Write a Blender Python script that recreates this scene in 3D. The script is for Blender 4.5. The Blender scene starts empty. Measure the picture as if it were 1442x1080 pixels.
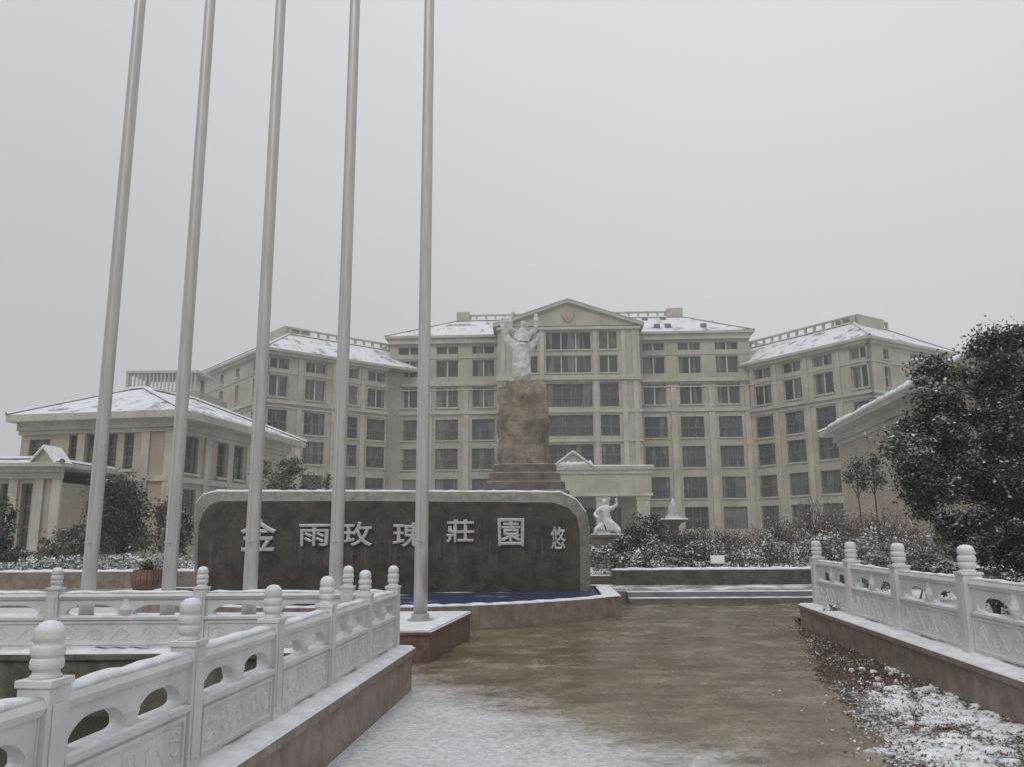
import bpy, math, random
from mathutils import Vector, Matrix
R = math.radians
rng = random.Random(7)
S = bpy.context.scene
COL = S.collection

# ------------------------------------------------------------------ camera
FPX, CX, CY = 1133.0, 721.0, 540.0
EYE = Vector((0, 0, 1.7))
PITCH, ROLL = math.atan(213 / FPX), R(-0.34)
CAMR = Matrix.Rotation(math.pi / 2 + PITCH, 3, 'X') @ Matrix.Rotation(ROLL, 3, 'Z')
cd = bpy.data.cameras.new('camera'); cam = bpy.data.objects.new('camera', cd); COL.objects.link(cam)
cam.location = EYE; cam.rotation_euler = CAMR.to_euler()
cd.sensor_width = 36; cd.lens = FPX / 1442 * 36; cd.clip_end = 3000; cd.clip_start = 0.05
S.camera = cam
def ray(px, py): return CAMR @ Vector(((px - CX) / FPX, (CY - py) / FPX, -1))
def atz(px, py, z):
    d = ray(px, py); t = (z - EYE.z) / d.z; return EYE + d * t
def aty(px, py, y):
    d = ray(px, py); return EYE + d * (y / d.y)

# ------------------------------------------------------------------ materials
def nodes(name):
    m = bpy.data.materials.new(name); m.use_nodes = True
    nt = m.node_tree; b = nt.nodes['Principled BSDF']
    return m, nt, b
def N(nt, t, **kw):
    n = nt.nodes.new(t)
    for k, v in kw.items():
        if k in n.inputs: n.inputs[k].default_value = v
        else: setattr(n, k, v)
    return n
def L(nt, a, b): nt.links.new(a, b)
def math_n(nt, op, a, b=None, clamp=False):
    n = nt.nodes.new('ShaderNodeMath'); n.operation = op; n.use_clamp = clamp
    for i, v in enumerate((a, b)):
        if v is None: continue
        if isinstance(v, (int, float)): n.inputs[i].default_value = v
        else: L(nt, v, n.inputs[i])
    return n.outputs[0]
def noise(nt, vec, scale, detail=5, rough=.6):
    n = N(nt, 'ShaderNodeTexNoise'); n.inputs['Scale'].default_value = scale
    n.inputs['Detail'].default_value = detail; n.inputs['Roughness'].default_value = rough
    if vec is not None: L(nt, vec, n.inputs['Vector'])
    return n.outputs['Fac']
def smooth(nt, v, a, b, lo=0., hi=1.):
    n = nt.nodes.new('ShaderNodeMapRange'); n.interpolation_type = 'SMOOTHSTEP'
    L(nt, v, n.inputs[0])
    for i, x in enumerate((a, b, lo, hi)): n.inputs[i + 1].default_value = x
    return n.outputs[0]
def mixc(nt, f, a, b, mode='MIX'):
    n = nt.nodes.new('ShaderNodeMix'); n.data_type = 'RGBA'; n.blend_type = mode
    if isinstance(f, (int, float)): n.inputs[0].default_value = f
    else: L(nt, f, n.inputs[0])
    for i, v in ((6, a), (7, b)):
        if isinstance(v, tuple): n.inputs[i].default_value = (*v[:3], 1)
        else: L(nt, v, n.inputs[i])
    return n.outputs[2]
SNOWC = (.74, .76, .79)
def mat(name, c, rough=.7, var=.25, vs=3., snow=0., sn_scale=2.5, bump=.15, bs=30., c2=None, metal=0., streak=0., thr=.6, stretch=None, joints=None, extra=None):
    """stone, plaster, paint: colour varied by noise, fine bump; snow (0..1) lies on faces that look up"""
    m, nt, b = nodes(name)
    geo = N(nt, 'ShaderNodeNewGeometry'); P = geo.outputs['Position']
    if stretch:
        mp = N(nt, 'ShaderNodeMapping'); mp.inputs['Scale'].default_value = stretch; L(nt, P, mp.inputs[0]); PV = mp.outputs[0]
    else: PV = P
    n1 = noise(nt, PV, vs, 6)
    dark = tuple(x * (1 - var) for x in c); lite = c2 if c2 else tuple(min(1, x * (1 + var * .6)) for x in c)
    col = mixc(nt, smooth(nt, n1, .3, .7), dark, lite)
    if streak:
        mp = N(nt, 'ShaderNodeMapping'); mp.inputs['Scale'].default_value = (3, 3, .25); L(nt, P, mp.inputs[0])
        s = noise(nt, mp.outputs[0], 1.6, 5)
        col = mixc(nt, smooth(nt, s, .5, .75, 0, streak), col, tuple(x * .45 for x in c))
    if joints:
        jx, jz, jc = joints
        br = N(nt, 'ShaderNodeTexBrick'); br.inputs['Scale'].default_value = 1
        br.inputs['Brick Width'].default_value = jx; br.inputs['Row Height'].default_value = jz
        br.inputs['Mortar Size'].default_value = .012; br.offset = 0.5
        br.inputs['Color1'].default_value = (0, 0, 0, 1); br.inputs['Color2'].default_value = (.25, .25, .25, 1); br.inputs['Mortar'].default_value = (1, 1, 1, 1)
        sp = N(nt, 'ShaderNodeSeparateXYZ'); L(nt, P, sp.inputs[0]); cb = N(nt, 'ShaderNodeCombineXYZ')
        L(nt, math_n(nt, 'ADD', sp.outputs[0], sp.outputs[1]), cb.inputs[0]); L(nt, sp.outputs[2], cb.inputs[1]); L(nt, cb.outputs[0], br.inputs[0])
        col = mixc(nt, br.outputs[0], col, jc)
    if extra: col = extra(nt, P, col)
    bf = noise(nt, P, bs, 6, .65)
    if snow > 0:
        sp = N(nt, 'ShaderNodeSeparateXYZ'); L(nt, geo.outputs['Normal'], sp.inputs[0])
        up = smooth(nt, sp.outputs[2], thr - .15, thr + .15)
        pn = noise(nt, P, sn_scale, 8, .7)
        pm = smooth(nt, pn, .69 - snow * .5, .83 - snow * .5)
        f = math_n(nt, 'MULTIPLY', up, pm)
        fine = noise(nt, P, 40, 4)
        col = mixc(nt, f, col, mixc(nt, fine, tuple(x * .86 for x in SNOWC), SNOWC))
        L(nt, mixc(nt, f, (rough,) * 3, (.85,) * 3), b.inputs['Roughness'])
    else: b.inputs['Roughness'].default_value = rough
    L(nt, col, b.inputs['Base Color'])
    b.inputs['Metallic'].default_value = metal
    if bump:
        bp = N(nt, 'ShaderNodeBump'); bp.inputs['Strength'].default_value = bump; bp.inputs['Distance'].default_value = .02
        L(nt, bf, bp.inputs['Height']); L(nt, bp.outputs[0], b.inputs['Normal'])
    return m
M = {}
M['snow'] = mat('snow', SNOWC, .85, .16, 5, bump=.8, bs=14)
M['marble'] = mat('white_marble', (.61, .61, .60), .5, .12, 2.5, snow=.85, sn_scale=6, streak=.25, bump=.25, bs=45)
M['granite'] = mat('brown_granite', (.25, .20, .16), .5, .35, 5, snow=.9, sn_scale=3, joints=(1.1, 5, (.16, .13, .11)), streak=.3)
M['red_granite'] = mat('red_granite', (.17, .095, .075), .45, .4, 14, snow=1, sn_scale=3, streak=.3, joints=(.9, 5, (.07, .04, .035)))
M['dark_stone'] = mat('dark_stone', (.075, .07, .06), .6, .45, 4, snow=.75, sn_scale=4, streak=.4)
def sign_stain(nt, P, col):
    # pale meltwater runs below the letters, dark mottling
    mp = N(nt, 'ShaderNodeMapping'); mp.inputs['Scale'].default_value = (9, 1, .5); L(nt, P, mp.inputs[0])
    s = noise(nt, mp.outputs[0], 1.0, 4)
    sp = N(nt, 'ShaderNodeSeparateXYZ'); L(nt, P, sp.inputs[0])
    band = math_n(nt, 'MULTIPLY', smooth(nt, sp.outputs[2], .85, 1.15), smooth(nt, sp.outputs[2], 1.75, 1.5))
    f = math_n(nt, 'MULTIPLY', smooth(nt, s, .5, .66, 0, .28), band)
    col = mixc(nt, f, col, (.2, .19, .18))
    n2 = noise(nt, P, 9, 6, .75)
    return mixc(nt, smooth(nt, n2, .56, .72, 0, .6), col, (.17, .135, .10))
M['sign_face'] = mat('polished_dark_granite', (.055, .042, .029), .5, .55, 2.6, bump=.3, bs=10, extra=sign_stain)
M['sign_edge'] = mat('grey_dressed_granite', (.20, .19, .16), .6, .3, 6, snow=.8, sn_scale=5, streak=.4, thr=.85)
M['letter'] = mat('white_lettering', (.5, .485, .44), .6, .2, 8, snow=.8)
M['steel'] = mat('brushed_steel', (.52, .51, .49), .42, .12, 6, metal=.55, bump=.05, stretch=(3, 3, .2), streak=.15)
M['steel2'] = mat('dull_steel', (.4, .39, .38), .5, .1, 6, metal=.3, bump=.05)
M['wall'] = mat('cream_stucco', (.37, .345, .28), .85, .18, .35, streak=.45, bump=.1, bs=4, snow=.8)
M['wall_band'] = mat('cream_trim', (.415, .39, .325), .8, .18, .6, streak=.4, snow=.85, bump=.1)
M['wall_pink'] = mat('warm_beige_stucco', (.37, .32, .25), .85, .16, .5, streak=.35, snow=.8, bump=.1, joints=(3, .62, (.31, .27, .225)))
M['roof'] = mat('grey_roof_tile', (.16, .155, .16), .7, .3, 2, snow=.78, sn_scale=.7, thr=.35, bump=.2)
M['roof_snow'] = mat('snowy_roof', (.2, .195, .19), .8, .35, 2, snow=.66, sn_scale=.8, thr=.35)
M['frame'] = mat('window_frame_grey', (.40, .41, .37), .5, .1)
M['frame_dark'] = mat('window_frame_dark', (.12, .12, .12), .5, .1)
M['wood'] = mat('red_brown_wood', (.17, .085, .05), .6, .5, 9, stretch=(1, 1, .15))
M['bark'] = mat('bark', (.075, .06, .048), .9, .4, 14, stretch=(2, 2, .4), bump=.6, snow=.4)
M['twig'] = mat('brown_twig', (.13, .085, .065), .9, .4, 5, bump=0)
M['rock'] = mat('rough_ochre_rock', (.22, .19, .14), .9, .5, 1.8, bump=.8, bs=6, streak=.45, snow=.4, sn_scale=4)
M['rock_dark'] = mat('weathered_brown_stone', (.15, .125, .10), .9, .4, 2, bump=.6, bs=8, snow=.75, streak=.3)
M['statue'] = mat('pale_statue_stone', (.55, .55, .53), .7, .2, 3, bump=.4, bs=12, snow=.9)
M['pond_wall'] = mat('mossy_pond_wall', (.14, .13, .10), .9, .5, 3.5, snow=.8, streak=.6, bump=.8, bs=12)
M['soil'] = mat('dark_soil', (.06, .05, .042), .95, .5, 5, snow=.35, sn_scale=5, bump=.8, bs=20)
M['garden'] = mat('snowy_garden_ground', (.11, .10, .075), .95, .4, 2, snow=.7, sn_scale=1.1, bump=.6, bs=12)
M['pavement'] = mat('grey_pavement', (.22, .2, .18), .7, .25, 1.5, snow=.42, sn_scale=.8, stretch=(1, 1, 1), bump=.2)
M['step'] = mat('grey_step_stone', (.16, .15, .14), .6, .3, 3, snow=.72, sn_scale=1.2)
M['letterbox'] = mat('white_paint', (.78, .78, .77), .5, .05, snow=.9)
M['emblem'] = mat('pink_relief_stone', (.37, .29, .22), .8, .2)
def leafmat(name, c):
    m, nt, b = nodes(name)
    geo = N(nt, 'ShaderNodeNewGeometry'); n = noise(nt, geo.outputs['Position'], 2.2, 4)
    oi = noise(nt, geo.outputs['Position'], 25, 2)
    col = mixc(nt, smooth(nt, n, .3, .7), tuple(x * .55 for x in c), tuple(x * 1.25 for x in c))
    col = mixc(nt, smooth(nt, oi, .55, .75, 0, .5), col, tuple((c[0] * 1.8, c[1] * 1.3, c[2] * 1.1)))
    L(nt, col, b.inputs['Base Color']); b.inputs['Roughness'].default_value = .55
    return m
M['leaf'] = leafmat('dark_evergreen_leaf', (.028, .032, .019))
M['leaf2'] = leafmat('olive_leaf', (.07, .08, .04))
M['leaf3'] = leafmat('russet_leaf', (.115, .08, .06))
M['leaf5'] = leafmat('dead_brown_leaf', (.15, .085, .05))
M['leaf4'] = leafmat('grey_green_leaf', (.11, .115, .08))
M['flake'] = mat('leaf_snow', (.66, .67, .68), .9, .12, 20, bump=0)
# window panes: individual tint from the object's own random number
def panemat():
    m, nt, b = nodes('window_glass')
    oi = N(nt, 'ShaderNodeObjectInfo'); cr = N(nt, 'ShaderNodeValToRGB'); L(nt, oi.outputs['Random'], cr.inputs[0])
    els = [(0, (.035, .035, .036)), (.3, (.06, .058, .056)), (.5, (.085, .07, .06)), (.65, (.06, .07, .085)), (.8, (.05, .075, .06)), (.92, (.15, .14, .125))]
    cr.color_ramp.interpolation = 'CONSTANT'
    while len(cr.color_ramp.elements) < len(els): cr.color_ramp.elements.new(.5)
    for e, (p, c) in zip(cr.color_ramp.elements, els): e.position = p; e.color = (*c, 1)
    geo = N(nt, 'ShaderNodeNewGeometry'); n = noise(nt, geo.outputs['Position'], 1.3, 3)
    col = mixc(nt, smooth(nt, n, .45, .65, 0, .6), cr.outputs[0], (.03, .03, .03))
    mp = N(nt, 'ShaderNodeMapping'); mp.inputs['Scale'].default_value = (1.1, 1.1, .12); L(nt, geo.outputs['Position'], mp.inputs[0])
    cu_ = noise(nt, mp.outputs[0], 1.0, 2)
    col = mixc(nt, smooth(nt, cu_, .53, .56, 0, .75), col, (.17, .165, .145))
    L(nt, col, b.inputs['Base Color']); b.inputs['Roughness'].default_value = .12; b.inputs['IOR'].default_value = 1.5
    return m
M['glass'] = panemat()
def watermat(name, c, rough, sn=0.):
    m, nt, b = nodes(name)
    geo = N(nt, 'ShaderNodeNewGeometry'); P = geo.outputs['Position']
    mp = N(nt, 'ShaderNodeMapping'); mp.inputs['Scale'].default_value = (.5, 1.6, 1); L(nt, P, mp.inputs[0])
    n = noise(nt, mp.outputs[0], .9, 5)
    f = smooth(nt, n, .66 - sn, .7 - sn)
    L(nt, mixc(nt, f, mixc(nt, n, tuple(x * .6 for x in c), c), (.6, .63, .68)), b.inputs['Base Color'])
    L(nt, mixc(nt, f, (rough,) * 3, (.9,) * 3), b.inputs['Roughness'])
    bp = N(nt, 'ShaderNodeBump'); bp.inputs['Strength'].default_value = .1; bp.inputs['Distance'].default_value = .02
    L(nt, noise(nt, P, 7, 3), bp.inputs['Height']); L(nt, bp.outputs[0], b.inputs['Normal'])
    b.inputs['IOR'].default_value = 1.2
    return m
M['pool'] = watermat('blue_pool_water', (.04, .06, .14), .25, .05)
M['pond'] = watermat('dark_pond_water', (.05, .052, .04), .3, .04)
# plaza: worn stone paving, wet, snow thinning away from the near left
def plazamat():
    m, nt, b = nodes('wet_stone_paving')
    geo = N(nt, 'ShaderNodeNewGeometry'); P = geo.outputs['Position']
    sp = N(nt, 'ShaderNodeSeparateXYZ'); L(nt, P, sp.inputs[0]); X, Y = sp.outputs[0], sp.outputs[1]
    big = noise(nt, P, .35, 4); mid = noise(nt, P, 1.4, 7, .7)
    mp = N(nt, 'ShaderNodeMapping'); mp.inputs['Scale'].default_value = (.9, 1.5, 1); L(nt, P, mp.inputs[0])
    stk = noise(nt, mp.outputs[0], 1.3, 9, .72)
    mp2 = N(nt, 'ShaderNodeMapping'); mp2.inputs['Scale'].default_value = (2.4, 3.4, 1); L(nt, P, mp2.inputs[0]); fine = noise(nt, mp2.outputs[0], 6, 9, .8)
    stk = math_n(nt, 'ADD', math_n(nt, 'MULTIPLY', stk, .62), math_n(nt, 'MULTIPLY', fine, .38))
    col = mixc(nt, smooth(nt, stk, .38, .62), (.09, .064, .037), (.25, .19, .118))
    col = mixc(nt, smooth(nt, big, .45, .62, 0, .5), col, (.29, .235, .17))
    br = N(nt, 'ShaderNodeTexBrick'); br.offset = .5
    br.inputs['Scale'].default_value = 1; br.inputs['Brick Width'].default_value = 1.6; br.inputs['Row Height'].default_value = 1.6; br.inputs['Mortar Size'].default_value = .012
    br.inputs['Color1'].default_value = (0, 0, 0, 1); br.inputs['Color2'].default_value = (.12, .12, .12, 1); br.inputs['Mortar'].default_value = (1, 1, 1, 1)
    wv = N(nt, 'ShaderNodeVectorMath'); wv.operation = 'ADD'; L(nt, P, wv.inputs[0]); wv.inputs[1].default_value = (.3, .2, 0); L(nt, wv.outputs[0], br.inputs[0])
    col = mixc(nt, math_n(nt, 'MULTIPLY', br.outputs[0], .45), col, (.085, .068, .055))
    # snow: signed distance from the swept edge, broken by noise
    s = math_n(nt, 'SUBTRACT', math_n(nt, 'ADD', math_n(nt, 'MULTIPLY', X, .83), math_n(nt, 'MULTIPLY', Y, .57)), 5.25)
    s = math_n(nt, 'ADD', s, math_n(nt, 'MULTIPLY', math_n(nt, 'SUBTRACT', big, .5), 3.0))
    base = smooth(nt, s, 0.9, -1.9)
    n2 = math_n(nt, 'ADD', math_n(nt, 'MULTIPLY', stk, .75), math_n(nt, 'MULTIPLY', noise(nt, P, 6, 8, .75), .35))
    f = math_n(nt, 'ADD', math_n(nt, 'MULTIPLY', base, .85), math_n(nt, 'MULTIPLY', math_n(nt, 'SUBTRACT', n2, .62), 2.2))
    f = smooth(nt, f, -.15, .75, 0, .92)
    # left-over drift along the north side and thin scattered snow
    f2 = smooth(nt, math_n(nt, 'ADD', stk, math_n(nt, 'MULTIPLY', mid, .5)), .93, 1.12, 0, .4)
    f = math_n(nt, 'MAXIMUM', f, f2)
    col = mixc(nt, f, col, mixc(nt, smooth(nt, fine, .35, .65), (.42, .43, .46), (.76, .77, .81)))
    L(nt, col, b.inputs['Base Color'])
    L(nt, mixc(nt, f, mixc(nt, smooth(nt, mid, .5, .68), (.12,) * 3, (.6,) * 3), (.9,) * 3), b.inputs['Roughness'])
    bp = N(nt, 'ShaderNodeBump'); bp.inputs['Strength'].default_value = .22; bp.inputs['Distance'].default_value = .02
    L(nt, math_n(nt, 'SUBTRACT', math_n(nt, 'ADD', stk, math_n(nt, 'MULTIPLY', noise(nt, P, 30, 5), .5)), math_n(nt, 'MULTIPLY', br.outputs[0], .4)), bp.inputs['Height'])
    L(nt, bp.outputs[0], b.inputs['Normal'])
    return m
M['plaza'] = plazamat()

# ------------------------------------------------------------------ mesh helpers
ORG = {}
class MB:
    def __init__(s): s.v = []; s.f = []; s.m = []
    def add(s, vs, fs, mi=0):
        k = len(s.v); s.v.extend([tuple(v) for v in vs]); s.f.extend([tuple(k + i for i in f) for f in fs]); s.m.extend([mi] * len(fs)); return s
    def hexa(s, c, mi=0):      # 8 corners: bottom 4 ccw, top 4
        return s.add(c, [(3, 2, 1, 0), (4, 5, 6, 7), (0, 1, 5, 4), (1, 2, 6, 5), (2, 3, 7, 6), (3, 0, 4, 7)], mi)
    def box(s, x0, x1, y0, y1, z0, z1, mi=0):
        return s.hexa([(x0, y0, z0), (x1, y0, z0), (x1, y1, z0), (x0, y1, z0), (x0, y0, z1), (x1, y0, z1), (x1, y1, z1), (x0, y1, z1)], mi)
    def fbox(s, F, u0, u1, d0, d1, z0, z1, mi=0):   # F: frame (origin, dir, normal)
        O, D, Nn = F
        def p(u, d, z): q = O + D * u + Nn * d; return (q.x, q.y, z)
        c = [p(u0, d1, z0), p(u1, d1, z0), p(u1, d0, z0), p(u0, d0, z0), p(u0, d1, z1), p(u1, d1, z1), p(u1, d0, z1), p(u0, d0, z1)]
        return s.hexa(c, mi)
    def prism(s, poly, z0, z1, mi=0):
        n = len(poly)
        vs = [(p[0], p[1], z0) for p in poly] + [(p[0], p[1], z1) for p in poly]
        fs = [tuple(range(n - 1, -1, -1)), tuple(range(n, 2 * n))] + [(i, (i + 1) % n, n + (i + 1) % n, n + i) for i in range(n)]
        return s.add(vs, fs, mi)
    def frustum(s, p0, z0, p1, z1, mi=0):
        n = len(p0)
        vs = [(p[0], p[1], z0) for p in p0] + [(p[0], p[1], z1) for p in p1]
        fs = [tuple(range(n - 1, -1, -1)), tuple(range(n, 2 * n))] + [(i, (i + 1) % n, n + (i + 1) % n, n + i) for i in range(n)]
        return s.add(vs, fs, mi)
    def lathe(s, prof, c, n=20, mi=0, sq=0):
        vs = []; fs = []
        for r, z in prof:
            for k in range(n):
                a = 2 * math.pi * k / n
                vs.append((c[0] + r * math.cos(a), c[1] + r * math.sin(a), c[2] + z))
        m = len(prof)
        for i in range(m - 1):
            for k in range(n): fs.append((i * n + k, i * n + (k + 1) % n, (i + 1) * n + (k + 1) % n, (i + 1) * n + k))
        fs.append(tuple(range(n - 1, -1, -1))); fs.append(tuple((m - 1) * n + k for k in range(n)))
        return s.add(vs, fs, mi)
    def tube(s, pts, rad, n=8, mi=0):
        pts = [Vector(p) for p in pts]; rad = rad if isinstance(rad, (list, tuple)) else [rad] * len(pts)
        vs = []; fs = []
        for i, p in enumerate(pts):
            t = (pts[min(i + 1, len(pts) - 1)] - pts[max(i - 1, 0)]).normalized()
            a = t.cross(Vector((0, 0, 1))); a = a.normalized() if a.length > .05 else t.cross(Vector((0, 1, 0))).normalized()
            b = t.cross(a)
            for k in range(n):
                w = 2 * math.pi * k / n; q = p + (a * math.cos(w) + b * math.sin(w)) * rad[i]; vs.append(tuple(q))
        for i in range(len(pts) - 1):
            for k in range(n): fs.append((i * n + k, i * n + (k + 1) % n, (i + 1) * n + (k + 1) % n, (i + 1) * n + k))
        fs.append(tuple(range(n - 1, -1, -1))); fs.append(tuple((len(pts) - 1) * n + k for k in range(n)))
        return s.add(vs, fs, mi)
    def build(s, name, m, parent=None, smoothf=False, bevel=0, origin=None, normals=True):
        o3 = ORG[parent.name] if parent is not None else (origin or Vector((0, 0, 0)))
        me = bpy.data.meshes.new(name)
        me.from_pydata([(a - o3[0], b - o3[1], c - o3[2]) for a, b, c in s.v], [], s.f)
        ms = m if isinstance(m, (list, tuple)) else [m]
        for q in ms: me.materials.append(M[q] if isinstance(q, str) else q)
        if len(ms) > 1: me.polygons.foreach_set('material_index', s.m)
        if smoothf: me.polygons.foreach_set('use_smooth', [True] * len(me.polygons))
        me.update()
        if normals:
            import bmesh
            bm = bmesh.new(); bm.from_mesh(me); bmesh.ops.recalc_face_normals(bm, faces=bm.faces); bm.to_mesh(me); bm.free()
        o = bpy.data.objects.new(name, me); COL.objects.link(o)
        if parent is not None: o.parent = parent
        else: o.location = o3
        ORG[o.name] = Vector(o3)
        if bevel:
            b = o.modifiers.new('bevel', 'BEVEL'); b.width = bevel; b.segments = 2; b.limit_method = 'ANGLE'
        return o
def thing(name, loc, label, cat, group=None):
    o = bpy.data.objects.new(name, None); COL.objects.link(o); o.location = loc; o.empty_display_size = .3
    o['label'] = label; o['category'] = cat
    if group: o['group'] = group
    ORG[o.name] = Vector(loc); return o
def tag(o, label, cat, group=None):
    o['label'] = label; o['category'] = cat
    if group: o['group'] = group
    return o
def struct(o, kind='structure'): o['kind'] = kind; return o
def copy_tree(o, parent=None):
    c = o.copy(); COL.objects.link(c)
    if parent: c.parent = parent
    ORG[c.name] = ORG.get(o.name, Vector((0, 0, 0)))
    for ch in list(o.children): copy_tree(ch, c)
    return c
def frame(A, B):
    A = Vector((A[0], A[1], 0)); B = Vector((B[0], B[1], 0)); D = (B - A).normalized(); Nn = Vector((D.y, -D.x, 0))
    if Nn.dot(A) > 0: Nn = -Nn
    return (A, D, Nn)
def upx(A, B, px):   # distance along A->B whose column is px
    k = (px - CX) / FPX; D = (Vector(B) - Vector(A)).normalized()
    return (k * A[1] - A[0]) / (D.x - k * D.y)
def rag(n, amp, seed):
    r = random.Random(seed); v = [r.uniform(-1, 1) for _ in range(n + 1)]
    return [amp * x for x in v]
def snow_strip(mb, P, Q, z, w, t, mi=0, n=None, seed=0):
    """a rounded ridge of snow lying along P->Q"""
    P = Vector((P[0], P[1], 0)); Q = Vector((Q[0], Q[1], 0)); Ln = (Q - P).length; D = (Q - P) / Ln; W = Vector((D.y, -D.x, 0))
    n = n or max(3, int(Ln / .12)); r = random.Random(seed); prof = 6; vs = []; fs = []
    for i in range(n + 1):
        tt = t * (1 + r.uniform(-.35, .35)); ww = w * (1 + r.uniform(-.06, .04)); c = P + D * (Ln * i / n)
        if i in (0, n): tt *= .5
        for k in range(prof + 1):
            a = math.pi * k / prof; q = c + W * (ww / 2 * math.cos(a)); vs.append((q.x, q.y, z + tt * (math.sin(a) ** .6)))
    m = prof + 1
    for i in range(n):
        for k in range(prof): fs.append((i * m + k, (i + 1) * m + k, (i + 1) * m + k + 1, i * m + k + 1))
        fs.append((i * m, i * m + prof, (i + 1) * m + prof, (i + 1) * m))
    fs.append(tuple(range(m))); fs.append(tuple(n * m + k for k in range(m))[::-1])
    mb.add(vs, fs, mi)

# ------------------------------------------------------------------ ground
g = MB(); g.box(-400, 400, -60, 900, -1.4, -1.0); struct(g.build('ground', 'soil'))
PLX0, PLX1 = (-1.05, 12.0), (-1.75, -3)
def lineL(y): return -1.13 + (y - 9.6) * .088          # outer face of the left plinth
def lineR(y): return 4.58 + (y - 8.9) * .1           # inner face of the right plinth
g = MB(); g.prism([(-2.6, -4), (14, -4), (14, 20.8), (-40, 20.8), (-40, 9.45), (-1.6, 9.45)], -.95, 0)
struct(g.build('plaza', 'plaza'))
# pond to the left, walled by the balustrade plinths
g = MB(); g.box(-40, -1.3, -4, 9.6, -.9, -.2); struct(g.build('water', 'pond'))
# terrace beyond the steps
g = MB(); g.box(-60, 60, 21.45, 24.5, -.9, .26); struct(g.build('pavement', 'pavement'))
g = MB(); g.box(-300, 300, 24.5, 420, -.9, .5); struct(g.build('garden', 'garden'))
g = MB(); g.box(2.9, 40, 21.05, 21.5, -.9, .26); g.box(2.9, 40, 20.7, 21.1, -.9, .13)
struct(g.build('steps', 'step'))
sn = MB(); snow_strip(sn, (2.95, 21.15), (14, 21.15), .262, .14, .02, n=60); snow_strip(sn, (2.95, 20.78), (14, 20.78), .132, .14, .02, n=60)
o = sn.build('snow', 'snow'); struct(o)
# left side: low step line and snow patches
g = MB(); g.box(-60, -9.9, 20.7, 21.5, -.9, .13); struct(g.build('kerb', 'step'))

# planting strip beside the right plinth
strip = [atz(1105, 868, 0), atz(1128, 905, 0), atz(1138, 950, 0), atz(1190, 1015, 0), atz(1240, 1090, 0)]
ppts = [(p.x + .0, p.y) for p in strip]; pts = [(p.x + .1, p.y) for p in strip] + [(2.0, 3.2), (4.1, 3.2), (lineR(16.2) + .2, 16.2)]
rr_ = random.Random(8); edge = []
for i in range(len(strip) - 1):
    for k in range(14):
        q = strip[i].lerp(strip[i + 1], k / 14); edge.append((q.x + .14 + rr_.gauss(0, .07), q.y))
g = MB(); g.prism(edge + pts[len(strip) - 1:], -.05, .012)
def striptex(nt, P, col):
    n1 = noise(nt, P, 16, 8, .8); n0 = noise(nt, P, 1.1, 3)
    sp = N(nt, 'ShaderNodeSeparateXYZ'); L(nt, P, sp.inputs[0])
    f = math_n(nt, 'ADD', n1, math_n(nt, 'MULTIPLY', math_n(nt, 'SUBTRACT', n0, .5), .5))
    f = math_n(nt, 'ADD', f, smooth(nt, sp.outputs[1], 11.5, 7.5, -.14, .06))
    return mixc(nt, smooth(nt, f, .5, .6, 0, .9), col, SNOWC)
M['strip'] = mat('leafy_soil_strip', (.075, .06, .045), .9, .5, 12, extra=striptex, bump=.9, bs=25)
struct(g.build('planting_strip', 'strip'))

# scattered leaves and snow crumbs on that strip
def inside(p, poly):
    c = False; j = len(poly) - 1
    for i in range(len(poly)):
        a, b = poly[i], poly[j]
        if (a[1] > p[1]) != (b[1] > p[1]) and p[0] < (b[0] - a[0]) * (p[1] - a[1]) / (b[1] - a[1]) + a[0]: c = not c
        j = i
    return c
def leafquad(mb, p, s, mi, r, flat=False, aspect=.5):
    d = Vector((r.gauss(0, 1), r.gauss(0, 1), r.gauss(0, .25 if flat else .8))).normalized()
    u = d.cross(Vector((r.gauss(0, .35), r.gauss(0, .35), 1) if flat else (r.gauss(0, 1), r.gauss(0, 1), r.gauss(0, 1)))).normalized()
    p = Vector(p); a = d * s; b = u * s * aspect
    k = len(mb.v); mb.v.extend([tuple(p - a), tuple(p + b - a * .1), tuple(p + a), tuple(p - b - a * .1)]); mb.f.append((k, k + 1, k + 2, k + 3)); mb.m.append(mi)
r = random.Random(3); mb = MB()
for i in range(60000):
    x, y = r.uniform(2, 5.6), 3.3 + 12.9 * r.random() ** 1.3
    if inside((x + r.gauss(0, .06 if r.random() < .75 else .32), y), pts):
        snowy = r.random() < (.38 if y < 9.3 else .13) * (1.5 if math.sin(x * 3.1 + 2 * math.sin(y * 1.7)) > 0 else .6)
        leafquad(mb, (x, y, .022 + r.uniform(0, .03)), r.uniform(.008, .02) if snowy else r.uniform(.008, .022), 1 if snowy else 0, r, flat=r.random() < (.95 if snowy else .6), aspect=.8 if snowy else .5)
o = mb.build('fallen_leaves', ['leaf5', 'flake'], normals=False); struct(o, 'stuff')

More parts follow.
